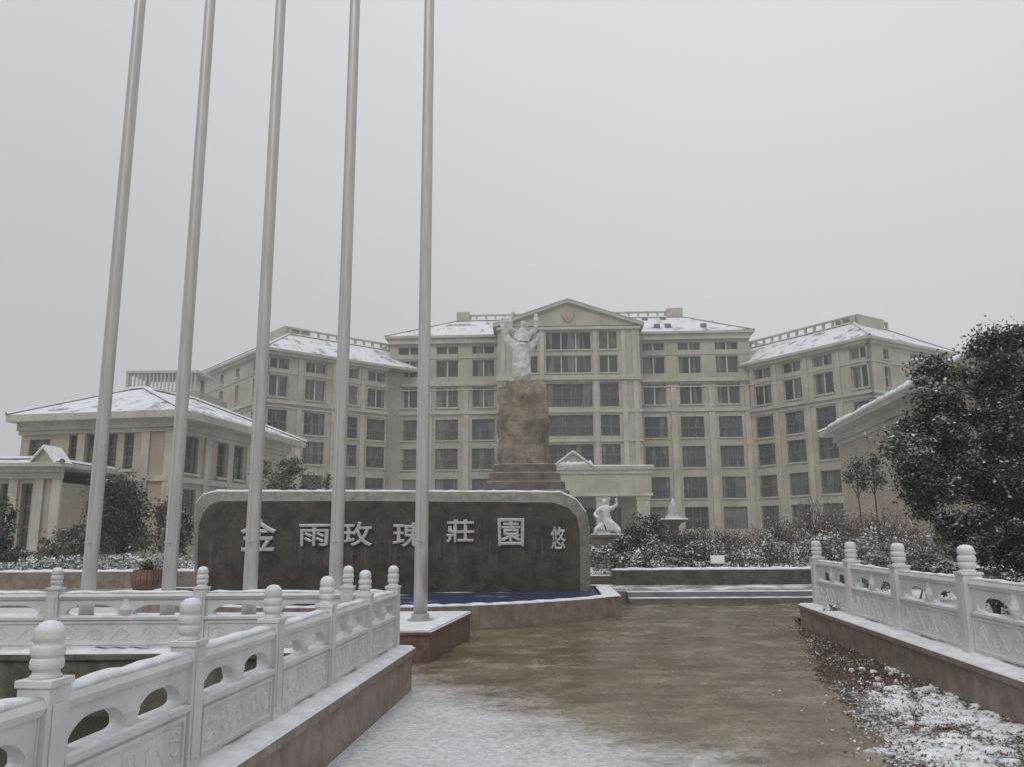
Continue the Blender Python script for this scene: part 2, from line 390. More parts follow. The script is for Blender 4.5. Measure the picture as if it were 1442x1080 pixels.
mb = MB(); rp = random.Random(31)
for k in range(1100):
    x, y = rp.uniform(2.4, 5.2), 3.4 + 7.2 * rp.random()
    if not inside((x - .35, y), pts) or math.sin(x * 3.1 + 2 * math.sin(y * 1.7)) + rp.gauss(0, .8) < -.25: continue
    a = rp.uniform(.025, .11) * (1 if y < 8.6 else .6); n = 11; h = rp.uniform(.012, .03); rr_ = [a * (1 + rp.uniform(-.35, .35)) for _ in range(n)]
    ring = [(x + rr_[i] * math.cos(6.283 * i / n) * 1.3, y + rr_[i] * math.sin(6.283 * i / n)) for i in range(n)]
    vs = [(p[0], p[1], .012) for p in ring] + [(x + (p[0] - x) * .7, y + (p[1] - y) * .7, .02 + h) for p in ring] + [(x, y, .02 + h * 1.25)]
    mb.add(vs, [(i, (i + 1) % n, n + (i + 1) % n, n + i) for i in range(n)] + [(n + i, n + (i + 1) % n, 2 * n) for i in range(n)])
struct(mb.build('snow', 'snow', smoothf=True), 'stuff')

# ------------------------------------------------------------------ balustrades
def finial(mb, c, w, h):
    # cloud-banded marble cap: neck, three swelling rings, dome
    pr = [(.46, 0), (.46, .05), (.40, .07), (.39, .15), (.46, .17), (.49, .22), (.49, .31), (.46, .36), (.44, .37), (.44, .39), (.48, .41), (.50, .46), (.50, .54), (.47, .59), (.43, .61), (.42, .66), (.45, .68), (.465, .74), (.455, .84), (.40, .93), (.2, .97)]
    mb.lathe([(a * w, b * h) for a, b in pr], c, 20)
def post(root, x, y, z, H, w, ang, seed):
    F = (Vector((x, y, 0)), Vector((math.cos(ang), math.sin(ang), 0)), Vector((math.sin(ang), -math.cos(ang), 0)))
    a = w / 2; sh = H * .73
    mb = MB(); mb.fbox(F, -a, a, -a, a, z, z + sh)
    # raised panel on each face
    for d0, d1 in ((a, a + .008), (-a - .008, -a)):
        mb.fbox(F, -a * .62, a * .62, d0, d1, z + sh * .12, z + sh * .9)
        mb.fbox((F[0], F[2], F[1]), -a * .62, a * .62, d0, d1, z + sh * .12, z + sh * .9)
    mb.fbox(F, -a * 1.12, a * 1.12, -a * 1.12, a * 1.12, z + sh, z + sh + .03)
    p = mb.build('post', 'marble', root, bevel=.006)
    mb = MB(); finial(mb, (x, y, z + sh + .03), w * .94, H - sh - .03)
    f = mb.build('finial', 'marble', p, True)
    mb = MB(); mb.lathe([(w * .43, H - .05), (w * .39, H - .018), (w * .27, H + .002), (w * .1, H + .01)], (x, y, z), 16)
    mb.build('snow', 'snow', p, True)
def panel(root, P, Q, z, H, w, seed):
    F = frame(P, Q); O, D, Nn = F; Lh = (Vector(Q) - Vector(P)).length; u0, u1 = w / 2 + .002, Lh - w / 2 - .002
    r = random.Random(seed); um = (u0 + u1) / 2; wd = u1 - u0
    zs0, zs1 = z + .045, z + H * .37; zr0, zr1 = z + H * .615, z + H * .69
    mb = MB(); t = .05
    mb.fbox(F, u0, u1, -t, t, zs0, zs1)
    # feet that leave a drain slot below the slab
    mb.fbox(F, u0, u0 + wd * .3, -t, t, z, zs0); mb.fbox(F, u1 - wd * .3, u1, -t, t, z, zs0)
    mb.fbox(F, u0, u1, -t - .02, t + .02, zs1, zs1 + .03)
    # raised border and carved scrolls on both faces
    for sgn in (1, -1):
        e = t * sgn; q = e + .012 * sgn; lo, hi = min(e, q), max(e, q)
        for (a, b, c, d) in ((u0 + .03, u1 - .03, zs0 + .02, zs0 + .04), (u0 + .03, u1 - .03, zs1 - .04, zs1 - .02)): mb.fbox(F, a, b, lo, hi, c, d)
        for a in (u0 + .03, u1 - .05): mb.fbox(F, a, a + .02, lo, hi, zs0 + .04, zs1 - .04)
        def Pt(u, v): c = O + D * u + Nn * e; return (c.x, c.y, v)
        zc = (zs0 + zs1) / 2; hh = (zs1 - zs0) / 2 - .06
        for k in range(5):
            cu = u0 + wd * (k + .5) / 5; R0 = min(hh, wd / 12); turn = r.choice((1, -1)); ph = r.uniform(0, 3)
            mb.tube([Pt(cu + R0 * (1 - j / 16) * math.cos(ph + turn * j * .55), zc + R0 * (1 - j / 16) * math.sin(ph + turn * j * .55)) for j in range(14)], .007, 5)
        mb.tube([Pt(u0 + .07 + (wd - .14) * j / 40, zc + hh * .75 * math.sin(j * .7)) for j in range(41)], .006, 5)
    # pierced band: two cusped openings round a central vase
    zb0, zb1 = zs1 + .03, zr0 + .01; hz = (zb1 - zb0) / 2; zc = (zb0 + zb1) / 2; th = .035
    def plate(ua, ub):
        cu = (ua + ub) / 2; hw = (ub - ua) / 2; n = 40; ring_o = []; ring_i = []
        for k in range(n):
            a = 2 * math.pi * (k + .5) / n; ca, sa = math.cos(a), math.sin(a)
            s_ = min(1 / max(abs(ca), 1e-6) * 1, 1 / max(abs(sa), 1e-6)); ring_o.append((cu + hw * ca * s_, zc + hz * sa * s_))
            rr = .74 + .04 * math.cos(4 * a); pw = .7
            ring_i.append((cu + hw * rr * math.copysign(abs(ca) ** pw, ca), zc - hz * .5 + (hz * .82 if sa > 0 else hz * .42) * math.copysign(abs(sa) ** (.9 if sa > 0 else .4), sa)))
        # corners of the outer ring are snapped
        vs = []
        for d in (th, -th):
            for (u, v) in ring_o + ring_i: c = O + D * u + Nn * d; vs.append((c.x, c.y, v))
        m = 2 * n; fs = []
        for k in range(n):
            j = (k + 1) % n
            fs += [(k, j, n + j, n + k), (m + k, m + n + k, m + n + j, m + j), (n + k, n + j, m + n + j, m + n + k), (k, m + k, m + j, j)]
        mb.add(vs, fs)
    plate(u0, um); plate(um, u1)
    c = O + D * um; R0 = .075 if wd > 1.3 else .06
    mb.lathe([(R0 * .7, 0), (R0 * .9, hz * .25), (R0 * 1.15, hz * .8), (R0 * .9, hz * 1.3), (R0 * .8, hz * 1.5), (R0 * .7, hz * 2)], (c.x, c.y, zb0), 14)
    p = mb.build('panel', 'marble', root)
    # handrail, six-sided
    mb = MB(); hw = .065; zm = (zr0 + zr1) / 2
    prof = [(-hw * .75, zr0), (hw * .75, zr0), (hw, zm), (hw * .7, zr1), (-hw * .7, zr1), (-hw, zm)]
    vs = []
    for u in (u0, u1):
        for d, v in prof: c = O + D * u + Nn * d; vs.append((c.x, c.y, v))
    mb.add(vs, [tuple(range(5, -1, -1)), tuple(range(6, 12))] + [(i, (i + 1) % 6, 6 + (i + 1) % 6, 6 + i) for i in range(6)])
    mb.build('handrail', 'marble', p)
    mb = MB(); A = O + D * u0; B = O + D * u1
    snow_strip(mb, A, B, zr1 - .003, hw * 1.5, .028, seed=seed); snow_strip(mb, A, B, zs1 + .028, .125, .014, seed=seed + 9)
    mb.build('snow', 'snow', p, True)
def balustrade(root, posts, z, H, w, seed0=0, skip=()):
    for i, (x, y) in enumerate(posts):
        a, b = posts[max(0, i - 1)], posts[min(len(posts) - 1, i + 1)]
        if i not in skip: post(root, x, y, z, H, w, math.atan2(b[1] - a[1], b[0] - a[0]), seed0 + i)
    for i in range(len(posts) - 1): panel(root, posts[i], posts[i + 1], z, H, w, seed0 + 50 + i)
def plinth(root, A, B, front, back, z0, z1, m, lip=.04):
    """stone base from A to B (centre line of the posts); front: towards +normal"""
    F = frame(A, B); Ln = (Vector(B) - Vector(A)).length
    mb = MB(); mb.fbox(F, 0, Ln, -back, front, z0, z1 - .07)
    p = mb.build('plinth', m, root)
    mb = MB(); mb.fbox(F, -.02, Ln + .02, -back - .01, front + lip, z1 - .07, z1)
    mb.build('coping', 'granite' if m == 'granite' else m, p, bevel=.01)
    mb = MB(); n = int(Ln / .1); r = random.Random(int(Ln * 100)); O, D, Nn = F
    # sheet of snow with a ragged outer edge
    vs = []; fs = []
    for i in range(n + 1):
        u = Ln * i / n; e = front + lip - .015 - abs(r.gauss(0, .018)); t = .022 + r.uniform(-.008, .012)
        for d, zz in ((-back + .01, 0), (-back + .03, t), (0, t * 1.2), (e - .03, t), (e, 0)):
            c = O + D * u + Nn * d; vs.append((c.x, c.y, z1 + zz + .001))
    for i in range(n):
        for k in range(4): fs.append((i * 5 + k, (i + 1) * 5 + k, (i + 1) * 5 + k + 1, i * 5 + k + 1))
    mb.add(vs, fs); mb.build('snow', 'snow', p, True)
ZL = .46; HL = .9; WL = .138
dl = Vector((.088, 1, 0)).normalized(); base = Vector((-1.36, 9.38, 0))
PL = [tuple((base - dl * 1.2 * k).xy) for k in range(8)]
t = thing('stone_balustrade', (PL[-1][0], PL[-1][1], 0), 'white marble balustrade running from the near left corner along the snowy walkway', 'balustrade')
balustrade(t, PL[::-1], ZL, HL, WL, 100)
e2 = base + dl * .14
plinth(t, tuple((base - dl * 12).xy), tuple(e2.xy), .2, .28, -.95, ZL, 'granite')
PB = [(-1.88 - 1.66 * k, 9.42) for k in range(5)]
t = thing('stone_balustrade', (PB[-1][0], PB[-1][1], 0), 'white marble balustrade crossing the left side behind the pond, in front of the flagpoles', 'balustrade')
balustrade(t, PB, ZL, HL, WL, 200)
panel(t, PL[0], PB[0], ZL, HL, WL, 260)
plinth(t, (-12, 9.42), (-1.66, 9.42), .22, .2, -.95, ZL - .005, 'pond_wall')
ZR = .43; HR = 1.13; WR = .2
PR = [(4.9 + .1 * (y - 8.9), y) for y in (14.9, 12.9, 10.9, 8.9, 6.9, 4.9)]
t = thing('stone_balustrade', (PR[0][0], PR[0][1], 0), 'white marble balustrade along the right side of the plaza above the leaf strewn strip', 'balustrade')
balustrade(t, PR, ZR, HR, WR, 300)
plinth(t, (4.9 + .1 * 6.25, 15.15), (4.3, 2.9), .3, .3, -.1, ZR, 'granite')
# snow tuft caught on the right plinth edge
mb = MB(); p = atz(1172, 862, ZR)
for k in range(60): leafquad(mb, (p.x + r.gauss(0, .06), p.y + r.gauss(0, .06), ZR + .02 + abs(r.gauss(0, .05))), r.uniform(.03, .06), 1 if k % 3 else 0, r)
tag(mb.build('weed', ['leaf4', 'flake'], normals=False), 'small snow covered weed growing over the coping of the right plinth', 'weed')

# ------------------------------------------------------------------ raised bed on the right
g = MB(); g.prism([(4.9 + .1 * 6.0 + .25, 15.1), (4.55, 2.5), (40, 2.5), (40, 20.6), (7.95, 20.6)], -.1, .33); struct(g.build('garden_bed', 'garden'))

# ------------------------------------------------------------------ flagpoles on their platform
fc, bc = atz(612, 921, 0), atz(665, 890, 0)
plat = [(-13, 11.45), (fc.x, 11.45), (bc.x, 14.2), (-13, 14.2)]
t = thing('pole_platform', (-7, 12.8, 0), 'low red granite platform with snow on top carrying five flagpoles', 'platform')
mb = MB(); mb.prism(plat, -.05, .36); p = mb.build('base', 'red_granite', t)
mb = MB(); mb.prism([(-13, 11.42), (fc.x + .03, 11.42), (bc.x + .03, 14.23), (-13, 14.23)], .362, .41); mb.build('coping', 'red_granite', t, bevel=.01)
mb = MB(); mb.prism([(-13, 11.44), (fc.x + .0, 11.44), (bc.x, 14.2), (-13, 14.2)], .412, .435); mb.build('snow', 'snow', t, bevel=.01)
pl = None
names = ['leftmost of the five tall steel flagpoles, in front of the shrubs beside the low house',
         'second steel flagpole from the left, just left of the stone sign',
         'middle steel flagpole, crossing the first character of the stone sign',
         'fourth steel flagpole from the left, standing right of the second character of the sign',
         'rightmost steel flagpole, rising from the snowy corner of the platform']
for i, px in enumerate((121, 235, 350, 471, 592)):
    P = atz(px, 868, .435) ; x = aty(px, 868, 12.7).x; loc = Vector((x, 12.7, .43))
    if pl is None:
        pl = thing('flagpole', loc, names[i], 'flagpole', 'row of flagpoles')
        mb = MB(); hs = [0, 1, 3, 5, 7, 9, 11, 13, 14.5]
        mb.lathe([(.107 - .0018 * h, h) for h in hs], loc, 24); mb.build('pole', 'steel', pl, True)
        mb = MB(); mb.lathe([(.2, 0), (.2, .025), (.14, .03), (.135, .1), (.118, .11)], loc, 24); mb.build('base_collar', 'steel2', pl)
        mb = MB(); mb.lathe([(.045, 14.5), (.045, 14.58), (.1, 14.63), (.12, 14.72), (.1, 14.81), (.03, 14.86)], loc, 16); mb.build('ball_top', 'steel', pl, True)
        mb = MB(); mb.tube([loc + Vector((0, -.12, 1.2)), loc + Vector((0, -.15, 1.2))], .02, 8); mb.tube([loc + Vector((-.05, -.15, 1.2)), loc + Vector((.05, -.15, 1.2))], .01, 6)
        mb.build('cleat', 'steel2', pl)
        mb = MB(); mb.tube([loc + Vector((-.03, -.135, 1.2)), loc + Vector((-.03, -.15, 7)), loc + Vector((-.02, -.12, 14.3))], .005, 5); mb.build('halyard', 'marble', pl)
    else:
        q = copy_tree(pl); q.location = loc; q['label'] = names[i]

# ------------------------------------------------------------------ fountain basin and sign stone
zw = .36; zrim = .42
arc = []
cxb = -3.0
for k in range(25):
    u = -1 + 2 * k / 24; arc.append((cxb + 5.3 * u, 17.65 - 2.55 * (1 - abs(u) ** 2.4)))
outer = arc + [(2.35, 21.6), (-8.9, 21.6)]
def inset(poly, d):
    c = Vector((sum(p[0] for p in poly) / len(poly), sum(p[1] for p in poly) / len(poly)))
    out = []
    for i, p in enumerate(poly):
        a = Vector(poly[i - 1]); b = Vector(poly[(i + 1) % len(poly)]); tt = (b - a).normalized(); n = Vector((-tt.y, tt.x))
        out.append(tuple(Vector(p) + n * d))
    return out
t = thing('fountain_basin', (-3, 18, 0), 'low brown granite fountain basin with snowy rim and blue water around the stone sign', 'fountain')
inn = inset(outer, .42); mid = inset(outer, .0)
mb = MB(); n = len(outer)
vs = [(p[0], p[1], -.1) for p in outer] + [(p[0], p[1], zrim) for p in outer] + [(p[0], p[1], zrim) for p in inn] + [(p[0], p[1], .1) for p in inn]
fs = []
for i in range(n):
    j = (i + 1) % n
    for a in range(3): fs.append((a * n + i, a * n + j, (a + 1) * n + j, (a + 1) * n + i))
mb.add(vs, fs); mb.build('basin_wall', 'granite', t, normals=True)
mb = MB(); mb.prism(inset(outer, .2), .1, zw); struct(mb.build('water', 'pool'))
mb = MB()
for i in range(n):
    if i == n - 2: continue
    a, b = Vector(inset(outer, .2)[i]), Vector(inset(outer, .2)[(i + 1) % n])
    if (b - a).length > .02: snow_strip(mb, a, b, zrim - .004, .40, .03, n=max(3, int((b - a).length / .15)), seed=i)
mb.build('snow', 'snow', t, True)
# thin inner ledge round the pool foot of the sign
YS = 20.1
A0 = aty(271, 828, YS); B0 = aty(833, 828, YS); zt = aty(540, 691, YS).z; zb = zw - .1
def spt(px, py): q = aty(px, py, YS); return (q.x, q.z)
out = [(A0.x, zb), (B0.x, zb), spt(831, 745), spt(826, 720), spt(812, 702), spt(790, 691.5), (spt(540, 690.5)), spt(300, 690.5), spt(282, 695), spt(273, 707), spt(270, 725)]
inn_ = [(A0.x + .12, zb), (spt(817, 828)[0], zb), spt(816, 745), spt(812, 728), spt(800, 714), spt(780, 707), spt(540, 705), spt(312, 705), spt(296, 710), spt(286, 722), spt(280, 740)]
t = thing('sign_stone', ((A0.x + B0.x) / 2, YS, zw), 'long dark granite sign stone with white Chinese characters and snow along its top', 'sign')
mb = MB(); n = len(out)
vs = [(x, YS - .02, z) for x, z in inn_] + [(x, YS + .16, z) for x, z in out] + [(x, YS + 1.0, z) for x, z in out]
fs = [tuple(range(n))]
for i in range(n):
    j = (i + 1) % n
    for a in range(2): fs.append((a * n + i, a * n + j, (a + 1) * n + j, (a + 1) * n + i))
fs.append(tuple(2 * n + i for i in range(n))[::-1])
mb.add(vs, fs); mb.m = [0] + [1] * (len(fs) - 1)
mb.build('slab', ['sign_face', 'sign_edge'], t)
mb = MB(); top = out[4:10]
for k in range(2, 9):
    a, b = out[k], out[k + 1]
    # snow ridge following the top outline
    m_ = max(2, int(math.hypot(b[0] - a[0], b[1] - a[1]) / .15)); vs = []; fs = []
    for i in range(m_ + 1):
        f = i / m_; x = a[0] + (b[0] - a[0]) * f; z = a[1] + (b[1] - a[1]) * f; w = rng.uniform(.7, 1.25)
        for yy, hh in ((.15, -.01), (.16, .02 * w), (.3, .045 * w), (.9, .045), (1.0, -.01)): vs.append((x, YS + yy, z + hh))
    for i in range(m_):
        for q in range(4): fs.append((i * 5 + q, (i + 1) * 5 + q, (i + 1) * 5 + q + 1, i * 5 + q + 1))
    mb.add(vs, fs)
mb.build('snow', 'snow', t, True)
def glyph(ch, px0, px1, py0, py1, lab):
    cu = bpy.data.curves.new('character', 'FONT'); cu.body = ch; cu.size = 1; cu.extrude = .02; cu.bevel_depth = .022; cu.bevel_resolution = 0
    ob = bpy.data.objects.new('tmp_text', cu); COL.objects.link(ob)
    bpy.context.view_layer.update()
    me = bpy.data.meshes.new_from_object(ob.evaluated_get(bpy.context.evaluated_depsgraph_get()))
    bpy.data.objects.remove(ob)
    xs = [v.co.x for v in me.vertices]; ys = [v.co.y for v in me.vertices]
    if not xs: return
    a, b = spt(px0, py1), spt(px1, py0); Lo = ORG[t.name]
    for v in me.vertices:
        x = a[0] + (v.co.x - min(xs)) / (max(xs) - min(xs)) * (b[0] - a[0]); z = a[1] + (v.co.y - min(ys)) / (max(ys) - min(ys)) * (b[1] - a[1])
        v.co = (x - Lo.x, YS - .055 - v.co.z * 1.2 - Lo.y, z - Lo.z)
    me.flip_normals(); me.materials.clear(); me.materials.append(M['letter'])
    o = bpy.data.objects.new('character', me); COL.objects.link(o); o.parent = t; o['label'] = lab
for g_ in (('金', 338, 392, 729, 776, 'white character meaning gold'), ('雨', 421, 466, 737, 769, 'white character meaning rain'),
           ('玫', 482, 526, 734, 769, 'white first character of the word rose'), ('瑰', 553, 598, 735, 770, 'white second character of the word rose'),
           ('莊', 628, 668, 731, 764, 'white character meaning manor'), ('園', 701, 738, 729, 769, 'white framed character meaning garden'),
           ('悠', 775, 796, 741, 773, 'small white end character')): glyph(*g_)

# ------------------------------------------------------------------ planter walls
t = tag(MB().box(2.9, 40, 23.9, 24.5, .2, .68).build('planter_wall', 'dark_stone', origin=Vector((10, 24.2, .26))), 'dark stone planter wall behind the plaza steps with snowy hedge above', 'planter wall')
mb = MB(); snow_strip(mb, (2.9, 24.2), (30, 24.2), .68, .62, .06, n=150, seed=4)
o = mb.build('snow', 'snow', t, True)
t = tag(MB().box(-60, -8.6, 23.9, 24.5, .2, .72).build('planter_wall', 'granite', origin=Vector((-20, 24.2, .26))), 'brown stone planter wall at the left behind the flagpoles, snow on top', 'planter wall')
mb = MB(); snow_strip(mb, (-40, 24.2), (-8.6, 24.2), .72, .62, .06, n=170, seed=5)
mb.build('snow', 'snow', t, True)

# ------------------------------------------------------------------ vegetation
def crown_mesh(c, rad, n, leaf, snowf, seed, clumps=40, mats=('leaf', 'leaf2', 'flake'), hollow=.55, aspect=.5, bottom=-1., spread=.26, mixp=.3):
    r = random.Random(seed); mb = MB(); C = []
    for k in range(clumps):
        while True:
            d = Vector((r.gauss(0, 1), r.gauss(0, 1), r.gauss(0, 1))).normalized()
            if d.z > bottom: break
        q = r.uniform(hollow, 1.0) * r.uniform(.82, 1.08)
        C.append((Vector((c[0] + d.x * rad[0] * q, c[1] + d.y * rad[1] * q, c[2] + d.z * rad[2] * q)), r.uniform(.6, 1.35), r.random()))
    for k in range(n):
        P, s, tn = C[int(r.random() ** 1.1 * len(C))]
        o = Vector((r.gauss(0, 1) * rad[0], r.gauss(0, 1) * rad[1], r.gauss(0, .8) * rad[2])) * spread * .55 * s
        p = P + o; up = o.z / (rad[2] * spread * .55 * s)
        pr = snowf * (1.7 if up > .3 else (.9 if up > -.5 else .35)) * (1.5 if tn > .6 else .7)
        if r.random() < pr: leafquad(mb, p, leaf * r.uniform(.55, 1.1), 2, r, flat=True, aspect=.75)
        else: leafquad(mb, p, leaf * r.uniform(.7, 1.3), 1 if r.random() < (mixp if tn < .7 else mixp * 2) else 0, r, aspect=aspect)
    return mb, C
def tree(name, base, c, rad, n, leaf, snowf, seed, label, cat, group=None, trunk_r=.1, nl=7, **kw):
    t = thing(name, base, label, cat, group)
    mb, C = crown_mesh(c, rad, n, leaf, snowf, seed, **kw)
    mats = kw.get('mats', ('leaf', 'leaf2', 'flake')); mb.build('crown', list(mats), t, normals=False)
    r = random.Random(seed + 1); mb = MB(); b = Vector(base); c = Vector(c)
    top = c + Vector((0, 0, rad[2] * .3)); fork = b.lerp(top, .35)
    mb.tube([b - Vector((0, 0, .1)), b.lerp(fork, .5) + Vector((r.gauss(0, .04), 0, 0)), fork, top], [trunk_r * 1.2, trunk_r, trunk_r * .85, trunk_r * .2], 9)
    for k in range(nl):
        P = C[r.randrange(len(C))][0]; s = b.lerp(top, r.uniform(.25, .6)); m = s.lerp(P, .5) + Vector((0, 0, rad[2] * .12))
        mb.tube([s, m, P], [trunk_r * .5, trunk_r * .3, trunk_r * .08], 6)
    mb.build('trunk', 'bark', t, True)
    return t
def shrub(name, px, y, z0, w, h, n, leaf, snowf, seed, label, cat='shrub', group=None, mats=('leaf', 'leaf2', 'flake'), depth=None, clumps=24, mixp=.3, stems=9, **kw):
    x = (px - CX) / FPX * y; c = (x, y, z0 + h * .55)
    t = thing(name, (x, y, z0), label, cat, group)
    mb, C = crown_mesh(c, (w / 2, (depth or w) / 2, h * .5), n, leaf, snowf, seed, clumps=clumps, mats=mats, hollow=.3, mixp=mixp, **kw)
    mb.build('foliage', list(mats), t, normals=False)
    r = random.Random(seed); mb = MB()
    for k in range(stems):
        P = C[r.randrange(len(C))][0]; mb.tube([(x + r.gauss(0, .06) * w, y, z0), (x + (P.x - x) * .4, y + (P.y - y) * .4, z0 + h * .4), P], [.02, .015, .005], 5)
    mb.build('stem', 'twig', t)
    return t
# big evergreen at the right
BT = Vector((8.9, 13.6, .3))
def bigtree():
    t = thing('evergreen_tree', BT, 'large dark evergreen tree dusted with snow behind the right balustrade', 'tree')
    r = random.Random(11); mb = MB(); blobs = []
    def q(px, py, y, rp):   # lobe centre and radius
        p = aty(px, py, y); return (p, rp / FPX * y)
    for px, py, y, rp in ((1398, 508, 13.4, 36), (1405, 550, 13.4, 44), (1410, 765, 12.9, 45), (1450, 780, 13.0, 50), (1350, 760, 12.9, 30), (1480, 680, 13, 70), (1322, 536, 13.2, 30), (1450, 535, 13.8, 38), (1370, 590, 12.9, 75), (1318, 640, 13.2, 44), (1292, 628, 13.5, 24), (1345, 660, 12.6, 80),
                          (1420, 640, 12.8, 90), (1480, 600, 13.6, 90), (1400, 720, 12.9, 75), (1330, 720, 13.0, 48), (1460, 730, 13.2, 80), (1392, 478, 13.6, 16), (1428, 484, 13.7, 16), (1318, 515, 13.3, 14), (1282, 606, 13.4, 15), (1340, 600, 13.1, 45), (1520, 660, 14, 100), (1400, 640, 14.6, 120), (1318, 570, 13.4, 24), (1300, 690, 13.1, 24)):
        blobs.append(q(px, py, y, rp))
    C = []
    for P, R0 in blobs:
        for k in range(max(4, int(R0 * 17))):
            d = Vector((r.gauss(0, 1), r.gauss(0, 1), r.gauss(0, 1))).normalized() * R0 * r.uniform(.45, 1.05); C.append((P + d, r.uniform(.09, .2), r.random()))
    for P, s, tn in C:
        for k in range(int(330 * (s / .15))):
            o = Vector((r.gauss(0, 1), r.gauss(0, 1), r.gauss(0, .8))) * s * .8; p = P + o
            left = max(0, min(1, (8.6 - p.x) / 1.6)); hi = max(0, min(1, (p.z - 3.3) / 1.2))
            pr = (.035 + .17 * left + .07 * hi) * (1.6 if o.z > 0 else .5) * (1.5 if tn > .6 else .6)
            if r.random() < pr: leafquad(mb, p, r.uniform(.018, .042), 2, r, flat=True, aspect=.7)
            else: leafquad(mb, p, r.uniform(.024, .046), 1 if r.random() < .2 else 0, r, aspect=.42)
    mb.build('crown', ['leaf', 'leaf2', 'flake'], t, normals=False)
    mb = MB(); b = Vector(BT)
    mb.tube([b - Vector((0, 0, .1)), b + Vector((-.05, 0, .6)), b + Vector((.02, 0, 1.2)), b + Vector((0, 0, 3.6))], [.13, .11, .10, .03], 10)
    for k in range(16):
        P = C[r.randrange(len(C))][0]; s = b + Vector((0, 0, r.uniform(.3, 1.6))); mb.tube([s, s.lerp(P, .5) + Vector((0, 0, .25)), P], [.06, .035, .008], 7)
    mb.build('trunk', 'bark', t, True)
bigtree()
print('tree done')
# low evergreen under the tree and at the plaza end
shrub('shrub', 1290, 17, .33, 1.5, 1.1, 2600, .035, .30, 21, 'snow speckled shrub behind the second post of the right balustrade', mats=('leaf', 'leaf4', 'flake'))
shrub('shrub', 1375, 12.6, .33, 1.1, .85, 2200, .03, .34, 22, 'snow speckled low shrub beneath the big evergreen tree', mats=('leaf', 'leaf4', 'flake'))
shrub('shrub', 1442, 12.0, .33, 1.6, .8, 2600, .03, .34, 23, 'snow speckled shrub at the right edge beneath the big evergreen', mats=('leaf', 'leaf4', 'flake'))
shrub('shrub', 1215, 18.5, .33, 1.9, 1.25, 3400, .035, .42, 24, 'heavily snow dusted shrub behind the far end of the right balustrade', mats=('leaf4', 'leaf3', 'flake'))
shrub('shrub', 1345, 20, .33, 2.2, 1.9, 3000, .035, .12, 25, 'grey green loose shrub left below the big evergreen tree', mats=('leaf4', 'leaf2', 'flake'), clumps=30)
shrub('shrub', 1262, 22, .33, 2.6, 1.5, 3200, .035, .14, 26, 'brownish shrub in front of the right low house wall', mats=('leaf3', 'leaf4', 'flake'), clumps=30)
# hedge in the bed behind the steps
for k, (a, b, h, sf, ml, lab) in enumerate(((836, 905, .75, .34, ('leaf', 'leaf2', 'flake'), 'snow flecked hedge above the dark planter wall nearest the stone sign'),
    (905, 990, .95, .30, ('leaf', 'leaf3', 'flake'), 'snow flecked brown green hedge above the middle of the dark planter wall'),
    (990, 1070, .9, .34, ('leaf4', 'leaf3', 'flake'), 'grey snow flecked hedge behind the small white box'),
    (1070, 1160, 1.05, .42, ('leaf4', 'leaf3', 'flake'), 'whitish snow flecked hedge above the planter wall beside the far balustrade post'),
    (1160, 1300, 1.1, .42, ('leaf4', 'leaf3', 'flake'), 'long snowy hedge seen over the right balustrade'))):
    y = 25.6; x0, x1 = (a - CX) / FPX * y, (b - CX) / FPX * y; r = random.Random(40 + k); mb = MB()
    for i in range(int((x1 - x0) * 1700)):
        u = r.uniform(x0 - .1, x1 + .1); v = r.uniform(0, 1) ** .8; hh = h * (1 + .18 * math.sin(u * 3.1 + k) + .1 * math.sin(u * 9))
        p = (u, y + r.uniform(-.75, .75), .5 + hh * v)
        if r.random() < sf * (1.3 if v > .75 or v < .25 else .8): leafquad(mb, p, r.uniform(.025, .06), 2, r, flat=True, aspect=.7)
        else: leafquad(mb, p, r.uniform(.03, .055), r.choice((0, 0, 1)), r)
    t = thing('hedge', ((x0 + x1) / 2, y, .5), lab, 'hedge', 'hedges along the planter walls')
    mb.build('foliage', list(ml), t, normals=False)
    mb = MB()
    for i in range(int((x1 - x0) * 6)): u = r.uniform(x0, x1); mb.tube([(u, y, .45), (u + r.gauss(0, .1), y + r.gauss(0, .1), .5 + h * .9)], [.015, .006], 5)
    mb.build('stem', 'twig', t)
for k, (a, b, h, lab) in enumerate(((62, 150, .6, 'snow covered hedge at the left, behind the leftmost flagpole'), (150, 272, .62, 'snow covered hedge between the leftmost flagpole and the stone sign'), (-60, 62, .4, 'thin snow covered hedge at the far left edge'))):
    y = 26; x0, x1 = (a - CX) / FPX * y, (b - CX) / FPX * y; r = random.Random(60 + k); mb = MB()
    for i in range(int((x1 - x0) * 1500)):
        u = r.uniform(x0, x1); v = r.random(); hh = h * (1 + .15 * math.sin(u * 4 + k)); p = (u, y + r.uniform(-.9, .9), .5 + hh * v)
        if r.random() < .62: leafquad(mb, p, r.uniform(.03, .07), 2, r, flat=True, aspect=.8)
        else: leafquad(mb, p, r.uniform(.03, .06), r.choice((0, 1)), r)
    t = thing('hedge', ((x0 + x1) / 2, y, .5), lab, 'hedge', 'hedges along the planter walls')
    mb.build('foliage', ['leaf', 'leaf4', 'flake'], t, normals=False)
    mb = MB()
    for i in range(int((x1 - x0) * 5)): u = r.uniform(x0, x1); mb.tube([(u, y, .45), (u + r.gauss(0, .1), y, .5 + h * .8)], [.015, .006], 5)
    mb.build('stem', 'twig', t)
